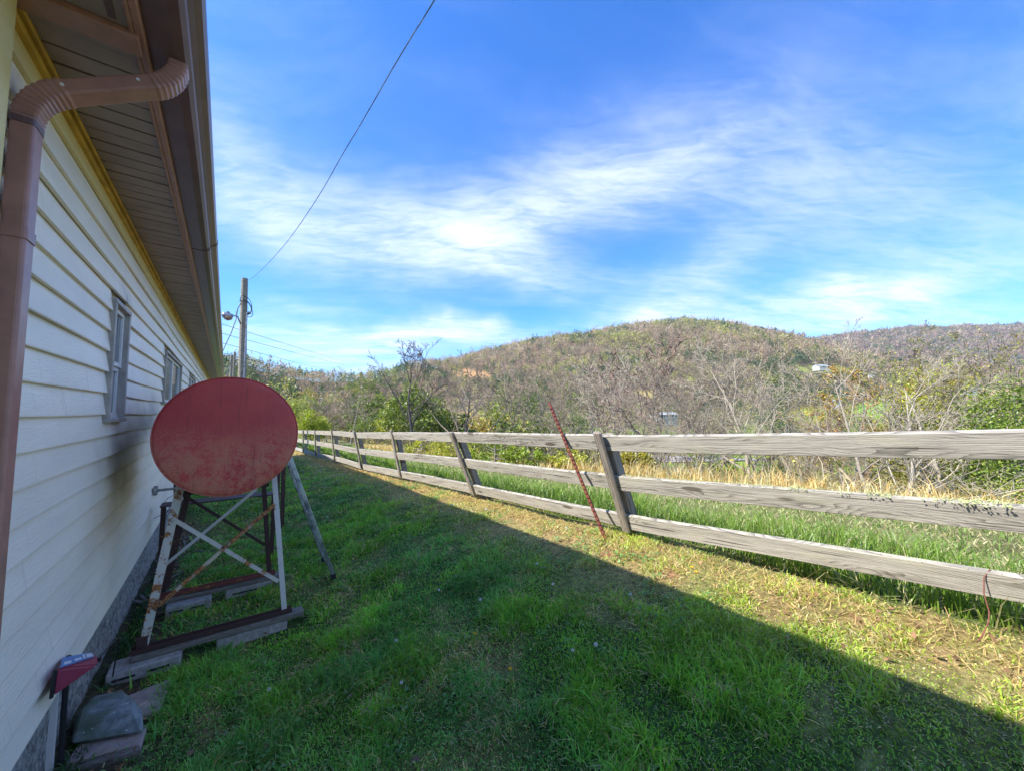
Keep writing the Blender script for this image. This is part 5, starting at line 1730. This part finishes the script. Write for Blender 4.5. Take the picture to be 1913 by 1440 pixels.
# ------------------------------------------------------------------ hillside forest, brush
def build_forest():
    rg = np.random.default_rng(21)
    N = 52000
    ang = rg.uniform(-R(58), R(58), N); 
    r = np.sqrt(rg.uniform(110. ** 2, 1050. ** 2, N))
    N2 = 130000
    r2 = np.sqrt(rg.uniform(1050. ** 2, 3900. ** 2, N2)); a2 = rg.uniform(R(5), R(58), N2)
    r = np.r_[r, r2]; ang = np.r_[ang, a2]
    th = ang
    z = r * np.cos(th); cx = r * np.sin(th)
    X = math.sin(PH) * z + math.cos(PH) * cx; Y = math.cos(PH) * z - math.sin(PH) * cx
    Z = H(X, Y)
    px = 956.5 + F * np.tan(th); py = 767 - (Z - EYE.z) * F / z
    big = r > 1050
    far = np.clip(r / 700, .6, 1)
    hgt_ = rg.uniform(10, 20, len(r)) * np.where(rg.random(len(r)) < .12, 1.35, 1) * np.where(big, 1.05 + r / 5200, 1) * far
    keep = ((X > 45) | (Y > 110)) & (z < 2340)
    keep &= (Z > -13) | (rg.random(len(r)) < .25)
    # clearings
    for (cx_, cy_, sx, sy) in ((1650, 772, 92, 24), (1530, 775, 60, 12), (882, 696, 20, 5), (1205, 735, 24, 9), (1540, 691, 50, 7), (1632, 702, 14, 6), (1860, 735, 50, 7), (1790, 730, 36, 7)):
        keep &= ~((((px - cx_) / sx) ** 2 + ((py - cy_) / sy) ** 2 < 1) & (r > 60))
        base_hit = (np.abs(px - cx_) < sx) & (py > cy_) & (py - hgt_ * F / z < cy_) & (r > 110)
        keep &= ~base_hit
    # hidden ones
    rad = np.geomspace(20, 4200, 130)
    binp = np.linspace(-R(58), R(58), 240)
    mx = np.zeros((len(binp), len(rad)))
    for i, t in enumerate(binp):
        zz = rad * math.cos(t); cc = rad * math.sin(t)
        h_ = H(math.sin(PH) * zz + math.cos(PH) * cc, math.cos(PH) * zz - math.sin(PH) * cc)
        mx[i] = np.maximum.accumulate((h_ - EYE.z) / rad)
    bi = np.clip(np.searchsorted(binp, th), 0, len(binp) - 1); ri = np.clip(np.searchsorted(rad, r * .97) - 1, 0, len(rad) - 1)
    keep &= (Z + hgt_ * 1.0 - EYE.z) / r > mx[bi, ri] - .001
    keep &= ~((np.abs(px - 1400) < 240) & (z > 120) & (z < 185))
    idx = np.where(keep)[0]
    near = r[idx] < 1050
    sel = np.r_[idx[near][:10500], idx[~near][:22000]]
    X, Y, Z, r, px, hh = X[sel], Y[sel], Z[sel], r[sel], px[sel], hgt_[sel]
    n = len(X)
    kn = fbm(X / 90., Y / 90., 4) ; kn2 = fbm(X / 45. + 9, Y / 45., 3)
    u = rg.random(n)
    p_green = .11 + .44 * sstep((kn - .52) / .12)
    p_ever = .05 + .75 * sstep((kn2 - .60) / .08) + .35 * ((px > 1440) & (px < 1700) & (r > 250) & (r < 800)) + .12 * (px < 800) 
    kind = np.where(u < p_ever, 2, np.where(u < p_ever + p_green, 1, 0))
    cols0 = np.array([[.41, .28, .185], [.45, .325, .21], [.28, .20, .145], [.43, .335, .225], [.35, .235, .17]])
    cols1 = np.array([[.30, .30, .08], [.38, .36, .10], [.24, .25, .07]])
    cols2 = np.array([[.07, .11, .04], [.095, .135, .05]])
    base = np.where((kind == 0)[:, None], cols0[rg.integers(0, 5, n)], np.where((kind == 1)[:, None], cols1[rg.integers(0, 3, n)], cols2[rg.integers(0, 2, n)]))
    base = base * rg.uniform(.8, 1.25, (n, 1))
    base = np.where((r > 1050)[:, None] & (kind < 2)[:, None], base * np.array([[.80, .76, .76]]), base)
    w = hh * rg.uniform(.26, .42, n)
    Vs, Cs = [], []
    for K, sel2 in ((44, np.where(r <= 1050)[0]), (13, np.where(r > 1050)[0])):
        q = len(sel2); x_, y_, z_, h_, w_, k_, b_ = X[sel2], Y[sel2], Z[sel2], hh[sel2], w[sel2], kind[sel2], base[sel2]
        u1 = rg.normal(0, 1, (q, K, 3)); u1 /= np.linalg.norm(u1, axis=2, keepdims=True); u1 *= rg.random((q, K, 1)) ** .4
        t = (u1[:, :, 2] + 1) / 2
        taper = np.where((k_ == 2)[:, None], 1.15 * (1 - t) + .08, 1.0)
        low = np.where(k_ == 2, .1, .28)[:, None]
        P = np.empty((q, K, 3))
        P[:, :, 0] = x_[:, None] + u1[:, :, 0] * w_[:, None] * taper
        P[:, :, 1] = y_[:, None] + u1[:, :, 1] * w_[:, None] * taper
        P[:, :, 2] = z_[:, None] + h_[:, None] * (low + (1 - low) * t)
        fs = 1.0 if K > 20 else 2.0
        s = (h_[:, None, None] * fs * np.where((k_ == 0)[:, None, None], .13, .10))
        d = rg.normal(0, 1, (q, K, 3)); d[:, :, 2] = np.where((k_ == 0)[:, None], np.abs(d[:, :, 2]) * 1.6 + .4, d[:, :, 2]); d /= np.linalg.norm(d, axis=2, keepdims=True)
        e = rg.normal(0, 1, (q, K, 3)); e /= np.linalg.norm(e, axis=2, keepdims=True)
        wd = np.where((k_ == 0)[:, None, None], .24 if K > 20 else .45, .62)
        A = P - d * s; B = P + d * s * .8; C = P + e * s * wd
        Vs.append(np.stack([A, B, C], 2).reshape(-1, 3))
        Cs.append(np.repeat(b_, K, 0) * (rg.uniform(.82, 1.18, (q * K, 1)) if K > 20 else rg.uniform(.88, 1.12, (q * K, 1))))
    V = np.vstack(Vs); c = np.vstack(Cs)
    # trunks for the bare ones
    bi_ = np.where((kind == 0) & (r < 1050))[0]
    tw = .10 + .0 * bi_
    tv = np.stack([np.stack([X[bi_] - .16, Y[bi_], Z[bi_] - .5], 1), np.stack([X[bi_] + .16, Y[bi_], Z[bi_] - .5], 1), np.stack([X[bi_], Y[bi_], Z[bi_] + hh[bi_] * .96], 1)], 1).reshape(-1, 3)
    tv2 = np.stack([np.stack([X[bi_], Y[bi_] - .16, Z[bi_] - .5], 1), np.stack([X[bi_], Y[bi_] + .16, Z[bi_] - .5], 1), np.stack([X[bi_], Y[bi_], Z[bi_] + hh[bi_] * .96], 1)], 1).reshape(-1, 3)
    Vall = np.vstack([V, tv, tv2]); Fa = np.arange(len(Vall)).reshape(-1, 3)
    call = np.vstack([np.repeat(c, 3, 0), np.tile([[.28, .23, .18]], (len(tv) * 2, 1))])
    me = np_mesh('hillside_forest', Vall, Fa, call, MAT['leaf'])
    tag(link('hillside_forest', me), 'mixed bare and green forest covering the hills across the valley', kind='stuff')
build_forest()

def build_brush():
    rg = np.random.default_rng(31)
    # thicket of thin stems and twigs on the bank below the crest
    n = 5200
    X = 9.5 + 62 * rg.random(n) ** 1.5; Y = rg.uniform(-42, 105, n)
    cz = X * math.sin(PH) + Y * math.cos(PH); cx = X * math.cos(PH) - Y * math.sin(PH)
    pxx = 956.5 + F * cx / np.maximum(cz, .1)
    ok = (cz > 4) & (np.abs(pxx - 956) < 1080)
    dens = fbm(X / 7, Y / 7, 3)
    ok &= (dens + rg.uniform(-.12, .12, n)) > .43
    ok &= ~((X > 40) & (pxx > 1170) & (pxx < 1640))
    ok &= ~((X > 11) & (pxx > 1195) & (pxx < 1430) & (rg.random(n) < .93))
    X, Y = X[ok], Y[ok]; n = len(X)
    Z = H(X, Y)
    hh = rg.uniform(.9, 3.0, n) * np.clip(.45 + (X - 9) / 12, .45, 1.25)
    K = 26
    P0 = np.stack([X, Y, Z], 1)[:, None, :] + rg.normal(0, .22, (n, K, 3)) * np.array([1, 1, 0])
    th = rg.uniform(0, 6.28, (n, K)); sp = rg.uniform(.05, .55, (n, K))
    ln = hh[:, None] * rg.uniform(.35, 1.05, (n, K))
    st = rg.uniform(0, .45, (n, K)) * hh[:, None]
    d = np.stack([np.cos(th) * sp, np.sin(th) * sp, np.ones_like(th)], 2); d /= np.linalg.norm(d, axis=2, keepdims=True)
    A = P0 + d * st[:, :, None]
    side = np.stack([-np.sin(th), np.cos(th), np.zeros_like(th)], 2)
    dist = np.hypot(X, Y)[:, None, None]
    wd = .008 + .00032 * dist
    B = A + d * ln[:, :, None] * .5 + side * ln[:, :, None] * .06
    C = A + d * ln[:, :, None] + side * ln[:, :, None] * rg.normal(0, .12, (n, K, 1))
    sd = np.stack([np.full_like(th, RGT.x), np.full_like(th, RGT.y), np.zeros_like(th)], 2) * .6 + side * .6
    V = np.stack([A - sd * wd, A + sd * wd, B, B + sd * wd * .8, B - sd * wd * .8, C], 2).reshape(-1, 3)
    nn = n * K
    base = (np.arange(nn) * 6)[:, None]
    Fa = np.concatenate([base + np.array([[0, 1, 3]]), base + np.array([[0, 3, 4]]), base + np.array([[4, 3, 5]])], 1).reshape(-1, 3)
    pal = np.array([[.24, .195, .14], [.32, .265, .18], [.15, .12, .09], [.36, .29, .16], [.27, .19, .13], [.38, .33, .24]])
    ci = rg.integers(0, 6, n)
    c = np.repeat(pal[ci] * rg.uniform(.8, 1.2, (n, 1)), K * 6, 0)
    me = np_mesh('brush', V, Fa, c, MAT['twig'])
    tag(link('brush', me), 'tangled bare brush and saplings on the bank beyond the crest', kind='stuff')
    # low leafy growth among it
    m = 75000
    k = rg.integers(0, n, m)
    lf = np.stack([X[k], Y[k], Z[k]], 1) + rg.normal(0, 1, (m, 3)) * np.array([.7, .7, 0])
    lf[:, 2] += rg.random(m) ** 1.2 * hh[k] * 1.0
    gsel = sstep((fbm(lf[:, 0] / 5, lf[:, 1] / 5, 3) - .42) / .16)
    pal2 = np.array([[.38, .37, .05], [.26, .28, .05], [.46, .42, .07], [.38, .30, .09]])
    cc = pal2[rg.integers(0, 4, m)]
    keep = rg.random(m) < .25 + .75 * gsel
    lf, cc = lf[keep], cc[keep]
    ds = np.hypot(lf[:, 0], lf[:, 1])
    u = rg.normal(0, 1, lf.shape); u /= np.linalg.norm(u, axis=1, keepdims=True); w = rg.normal(0, 1, lf.shape)
    w /= np.linalg.norm(w, axis=1, keepdims=True)
    s = (.03 + .0024 * ds)[:, None] * rg.uniform(.5, 1.4, (len(lf), 1))
    V = np.stack([lf - u * s, lf + u * s, lf + w * s * .9], 1).reshape(-1, 3)
    me = np_mesh('undergrowth', V, np.arange(len(V)).reshape(-1, 3), np.repeat(cc * rg.uniform(.7, 1.3, (len(cc), 1)), 3, 0), MAT['leaf'])
    tag(link('undergrowth', me), 'low green leafy undergrowth among the brush on the bank', kind='stuff')
build_brush()

# ------------------------------------------------------------------ grass
def blades(name, x, y, h, w, lean, curl, col, rg, mat='grass', tipcol=None, flop=None):
    n = len(x)
    z = H(x, y)
    th = rg.uniform(0, 2 * math.pi, n); fa = rg.uniform(0, 2 * math.pi, n)
    d = np.stack([np.cos(th), np.sin(th), np.zeros(n)], 1)
    s = np.stack([np.cos(fa), np.sin(fa), np.zeros(n)], 1)
    up = np.array([0, 0, 1.])
    p0 = np.stack([x, y, z - .004], 1)
    h_ = h[:, None]; ln = lean[:, None]; cu = curl[:, None]; w_ = w[:, None]
    up1 = np.sqrt(np.maximum(.05, 1 - ln ** 2))
    p1 = p0 + (d * ln + up * up1) * h_ * .5
    l2 = np.clip(ln + cu, 0, 1.25)
    up2 = 1 - .85 * l2
    p2 = p1 + (d * l2 + up * up2) * h_ * .5
    V = np.stack([p0 - s * w_, p0 + s * w_, p1 + s * w_ * .8, p1 - s * w_ * .8, p2], 1).reshape(-1, 3)
    b = (np.arange(n) * 5)[:, None]
    Fa = np.concatenate([b + np.array([[0, 1, 2]]), b + np.array([[0, 2, 3]]), b + np.array([[3, 2, 4]])], 1).reshape(-1, 3)
    c = np.repeat(col, 5, 0)
    me = np_mesh(name, V, Fa, c, MAT[mat])
    return me
def build_lawn():
    rg = np.random.default_rng(77)
    out_x, out_y = [], []
    def zone(n, r0, r1):
        a = rg.uniform(-R(64), R(60), n)
        r = np.sqrt(rg.uniform(r0 ** 2, r1 ** 2, n))
        z = r * np.cos(a); c = r * np.sin(a)
        return math.sin(PH) * z + math.cos(PH) * c, math.cos(PH) * z - math.sin(PH) * c
    X, Y = [], []
    for n, a, b in ((150000, 1.2, 3.4), (190000, 3.4, 6.5), (150000, 6.5, 12), (90000, 12, 24)):
        x, y = zone(n, a, b)
        k = (x > -.56) & (x < 3.25)
        X.append(x[k]); Y.append(y[k])
    x = np.concatenate(X); y = np.concatenate(Y)
    # under the stand and along the wall: sparse
    bare = np.exp(-((x + .50) / .26) ** 2) * (.9 + .3 * fbm(x * 5, y * 5, 2)) * (y < 9)
    for (bx, by, s) in bare_xy: bare = np.maximum(bare, np.exp(-(((x - bx) ** 2 + (y - by) ** 2) / (s * 1.1) ** 2)))
    bare = np.maximum(bare, sstep((x - 2.0) / .6) * sstep((fbm(x * 3.2 + 33, y * 3.2, 3) - .54) / .10) * .45)
    stand = ((x > -.35) & (x < .3) & (y > 3.6) & (y < 4.45)) * .6 * sstep((fbm(x * 5, y * 5, 2) - .4) / .15)
    bare = np.maximum(bare, stand)
    P = patch(x, y)
    keep = rg.random(len(x)) > np.clip(bare * 1.1, 0, .96)
    keep &= rg.random(len(x)) > .30 * P
    # not through blocks, slabs, stone
    for (a, b, c, d) in ((-.56, -.26, 2.78, 3.30), (-.50, -.12, 3.44, 3.68), (-.45, .60, 3.50, 3.64), (-.35, .52, 4.42, 4.56)):
        keep &= ~((x > a) & (x < b) & (y > c) & (y < d))
    x, y, P = x[keep], y[keep], P[keep]
    n = len(x); r = np.hypot(x, y)
    tuft = fbm(x * 4.2, y * 4.2, 3)
    h = (.024 + .066 * sstep((tuft - .38) / .28)) * rg.uniform(.6, 1.45, n) * (1 - .35 * P)
    tall = rg.random(n) < .012
    h = np.where(tall, h * 1.7, h)
    w = (.0017 + .00052 * r) * rg.uniform(.7, 1.3, n)
    lean = rg.uniform(.1, .8, n); curl = rg.uniform(.1, .7, n)
    g1 = np.array([.13, .40, .035]); g2 = np.array([.27, .48, .045]); g3 = np.array([.11, .35, .11]); st = np.array([.70, .55, .22]); st2 = np.array([.48, .44, .24]); org = np.array([.54, .38, .17])
    a = rg.random(n)[:, None]; hue = sstep((fbm(x * 1.1 + 30, y * 1.1, 3) - .42) / .16)[:, None]
    col = g1 * (1 - a) + g2 * a
    col = col * (1 - .55 * hue) + g3 * .55 * hue
    sun_tint = sstep((x - 1.6) / 1.2)[:, None]
    col = col * (1 - .4 * sun_tint) + np.array([.50, .40, .06]) * .4 * sun_tint  # warm sunlight tint painted into the blades on the fence side
    dry = rg.random(n) < (.17 + .55 * P)
    sc = np.where((rg.random(n) < .5)[:, None], st, st2)
    sc = np.where(((np.abs(x - 2.9) < .28) & (rg.random(n) < .25))[:, None], org, sc)
    cl1 = .62 + .76 * fbm(x * 7.5 + 5, y * 7.5, 2); cl2 = .72 + .56 * fbm(x * 2.2 + 15, y * 2.2, 3)
    col = np.where(dry[:, None], sc, col * (cl1 * cl2 * 1.05)[:, None]) * rg.uniform(.7, 1.35, (n, 1))
    lean = np.where(dry, rg.uniform(.6, .98, n), lean)
    me = blades('lawn_grass', x, y, h, w, lean, curl, col, rg)
    tag(link('lawn_grass', me), 'short patchy lawn grass, green in shade and straw-coloured near the fence', kind='stuff')
    # thatch straw under the fence
    n = 12000
    y = rg.uniform(-2, 22, n) ; y = -2 + 24 * rg.random(n) ** 1.4
    x = np.interp(y, [0, 5, 20], [3.12, 3.05, 2.80]) - .12 + rg.normal(0, .14, n)
    h = rg.uniform(.05, .16, n); r = np.hypot(x, y)
    col = np.where((rg.random(n) < .5)[:, None], org, st) * rg.uniform(.5, 1.2, (n, 1))
    me = blades('dead_grass', x, y, h, (.0011 + .00035 * r), rg.uniform(.7, .99, n), rg.uniform(.1, .4, n), col, rg)
    tag(link('dead_grass', me), 'brown and orange dead grass matted under the bottom rail', kind='stuff')
    # tall grass beyond the fence
    n = 120000
    y = -6 + 34 * rg.random(n) ** 1.6; x = 3.30 + 5.5 * rg.random(n) ** 1.5
    cz = x * math.sin(PH) + y * math.cos(PH); cx = x * math.cos(PH) - y * math.sin(PH)
    k = (cz > .8) & (np.abs(cx / np.maximum(cz, .1)) < 1.5)
    x, y = x[k], y[k]; n = len(x); r = np.hypot(x, y)
    lush = sstep((fbm(x * .9 + 50, y * .9, 3) - .40) / .16) * np.exp(-((x - 3.7) / 1.0) ** 2)
    lush = np.clip(lush + .9 * np.exp(-((x - 3.9) / .55) ** 2) * (y < 6), 0, 1)
    h = (.09 + .24 * lush) * rg.uniform(.6, 1.3, n)
    isg = rg.random(n) < .42 + .46 * lush
    gcol = np.array([.15, .25, .045]) * (1 - lush[:, None]) + np.array([.17, .27, .035]) * lush[:, None]
    gcol = gcol * rg.uniform(.7, 1.35, (n, 1))
    dcol = np.where((rg.random(n) < .6)[:, None], np.array([.54, .49, .24]), np.array([.34, .32, .16])) * rg.uniform(.7, 1.2, (n, 1))
    col = np.where(isg[:, None], gcol, dcol)
    me = blades('tall_grass', x, y, h, (.0022 + .00045 * r), np.where(isg, rg.uniform(.05, .5, n), rg.uniform(.4, .95, n)), rg.uniform(.1, .7, n), col, rg)
    tag(link('tall_grass', me), 'tall bright green and bleached grass growing beyond the fence', kind='stuff')
    # tan broomsedge on the crest
    nc = 1300
    cy = -9 + 34 * rg.random(nc) ** 1.25; cxx = 7.4 + 2.6 * rg.random(nc) - .03 * cy
    kk = 15
    x = np.repeat(cxx, kk) + rg.normal(0, .10, nc * kk); y = np.repeat(cy, kk) + rg.normal(0, .10, nc * kk)
    n = len(x)
    h = rg.uniform(.35, .95, n) * np.repeat(rg.uniform(.55, 1.1, nc), kk) * np.interp(y, [-5, 4, 14], [1., .85, .45])
    col = np.where((rg.random(n) < .6)[:, None], np.array([.66, .45, .16]), np.array([.60, .52, .28])) * rg.uniform(.7, 1.2, (n, 1))
    me = blades('broomsedge', x, y, h, .0045 + .0004 * np.hypot(x, y), rg.uniform(.1, .45, n), rg.uniform(.2, .8, n), col, rg)
    tag(link('broomsedge', me), 'tan dry broomsedge arching along the crest beyond the fence', kind='stuff')
    # weeds by the wall foot
    n = 5000
    y = rg.uniform(2.2, 9, n); x = -.545 + np.abs(rg.normal(0, .045, n))
    k = fbm(x * 3, y * 3.3 + 4, 2) > .50
    x, y = x[k], y[k]; n = len(x)
    me = blades('wall_weeds', x, y, rg.uniform(.03, .11, n), np.full(n, .003), rg.uniform(.2, .9, n), rg.uniform(.1, .6, n), np.array([[.05, .12, .03]]) * rg.uniform(.6, 1.5, (n, 1)), rg)
    tag(link('wall_weeds', me), 'dark green weeds along the foot of the foundation', kind='stuff')
build_lawn()

def build_small():
    # dandelions: seed heads and yellow flowers
    puff = simple('dandelion_seed_head', (.62, .66, .64), .9)
    yel = simple('dandelion_yellow', (.75, .48, .01), .7)
    stemm = simple('dandelion_stem', (.12, .20, .05), .7)
    rg = random.Random(8)
    def ball(r, spiky):
        m = MB(); v = []
        for i in range(60):
            a = rg.uniform(0, 6.28); z = rg.uniform(-1 if spiky else .0, 1)
            q = math.sqrt(max(0, 1 - z * z)); d = Vector((math.cos(a) * q, math.sin(a) * q, z * (1 if spiky else .4)))
            o = d.orthogonal().normalized() * r * .16; o2 = d.cross(o).normalized() * r * .16
            c = d * r
            b = len(m.v); m.v += [Vector((0, 0, 0)), c + o, c - o * .5 + o2, c - o * .5 - o2]; m.f += [(b, b + 1, b + 2), (b, b + 2, b + 3), (b, b + 3, b + 1), (b + 1, b + 2, b + 3)]
        return m
    pm = ball(.011, True).mesh('head'); ym = ball(.012, False).mesh('head'); smh = MB().tube([(0, 0, -.06), (0, 0, 0)], .0018, 5).mesh('stem')
    pm.materials.append(puff); ym.materials.append(yel); smh.materials.append(stemm)
    for (px, py) in ((908, 950), (897, 1119), (851, 1075), (820, 1101), (502, 1287), (740, 1196), (750, 1274), (1033, 1090), (1113, 1203), (1070, 1214), (1178, 1109), (1058, 985), (825, 955), (1500, 1005), (1335, 1005), (612, 965), (1003, 1052), (845, 942)):
        p = onZ(px, py, 0)
        for _ in range(4): p = onZ(px, py, Hs(p.x, p.y) + .05)
        t = thing('dandelion', 'white dandelion seed head standing in the lawn', 'dandelion', p, 'white dandelion heads dotted over the lawn')
        for nm, me in (('head', pm), ('stem', smh)):
            o = bpy.data.objects.new(nm, me); COL.objects.link(o); o.parent = t; o.scale = [rg.uniform(.8, 1.2)] * 3
    for (px, py) in ((953, 1248), (887, 1182), (1300, 1067), (1292, 868 + 190)):
        p = onZ(px, py, 0)
        for _ in range(4): p = onZ(px, py, Hs(p.x, p.y) + .05)
        t = thing('dandelion', 'small yellow dandelion flower in the lawn', 'dandelion', p, 'yellow dandelion flowers in the lawn')
        for nm, me in (('head', ym), ('stem', smh)):
            o = bpy.data.objects.new(nm, me); COL.objects.link(o); o.parent = t
build_small()

def build_litter():
    rg = np.random.default_rng(55)
    # small broad-leaved weeds and clover in the lawn
    nc = 900
    cx = rg.uniform(-.3, 3.0, nc); cy = 1.2 + 9 * rg.random(nc) ** 1.5
    ok = fbm(cx * 2.2 + 80, cy * 2.2, 3) > .47
    cx, cy = cx[ok], cy[ok]; k = 16
    x = np.repeat(cx, k) + rg.normal(0, .035, len(cx) * k); y = np.repeat(cy, k) + rg.normal(0, .035, len(cx) * k)
    n = len(x); z = H(x, y) + rg.uniform(.018, .05, n)
    s = .0075 + .0012 * np.hypot(x, y)
    s = s * rg.uniform(.6, 1.3, n)
    th = rg.uniform(0, 6.28, n); u = np.stack([np.cos(th), np.sin(th), rg.normal(0, .3, n)], 1) * s[:, None]
    w = np.stack([-np.sin(th), np.cos(th), rg.normal(0, .3, n)], 1) * s[:, None] * .7
    p = np.stack([x, y, z], 1)
    V = np.stack([p - u, p + w * .9, p + u, p - w * .9], 1).reshape(-1, 3)
    col = np.array([[.14, .30, .07]]) * rg.uniform(.6, 1.4, (n, 1)) + np.array([[.05, .03, .04]]) * rg.random((n, 1))
    me = np_mesh('lawn_weeds', V, np.arange(4 * n).reshape(-1, 4), np.repeat(col, 4, 0), MAT['grass'])
    tag(link('lawn_weeds', me), 'small broad-leaved weeds and clover scattered through the lawn', kind='stuff')
    # dead leaves and clippings
    n = 1500
    x = np.r_[rg.normal(2.85, .25, 900), rg.uniform(-.5, 2.8, 250), -.50 + np.abs(rg.normal(0, .10, 350))]
    y = np.r_[rg.uniform(-.5, 16, 900), rg.uniform(1.3, 9, 250), rg.uniform(2.5, 8, 350)]
    z = H(x, y) + rg.uniform(.012, .045, n)
    s = rg.uniform(.010, .028, n)
    th = rg.uniform(0, 6.28, n)
    u = np.stack([np.cos(th), np.sin(th), rg.normal(0, .35, n)], 1) * s[:, None]
    w = np.stack([-np.sin(th), np.cos(th), rg.normal(0, .35, n)], 1) * s[:, None] * .5
    p = np.stack([x, y, z], 1)
    V = np.stack([p - u, p + w, p + u * .9, p - w], 1).reshape(-1, 3)
    col = np.array([[.30, .17, .09]]) * rg.uniform(.4, 1.5, (n, 1))
    me = np_mesh('dead_leaves', V, np.arange(4 * n).reshape(-1, 4), np.repeat(col, 4, 0), MAT['grass'])
    tag(link('dead_leaves', me), 'brown dead leaves lying under the fence and along the foundation', kind='stuff')
build_litter()

def build_haze():
    m = bpy.data.materials.new('haze'); m.use_nodes = True
    nt = m.node_tree; nt.nodes.remove(nt.nodes['Principled BSDF'])
    v = nd(nt, 'ShaderNodeVolumePrincipled')
    v.inputs['Color'].default_value = (.80, .88, 1, 1)
    v.inputs['Density'].default_value = .00008
    v.inputs['Anisotropy'].default_value = .2
    nt.links.new(v.outputs[0], nt.nodes['Material Output'].inputs['Volume'])
    me = MB().box(-4400, 4400, -4400, 4400, -40, 640).mesh('haze')
    tag(link('haze', me, m), kind='stuff')
build_haze()
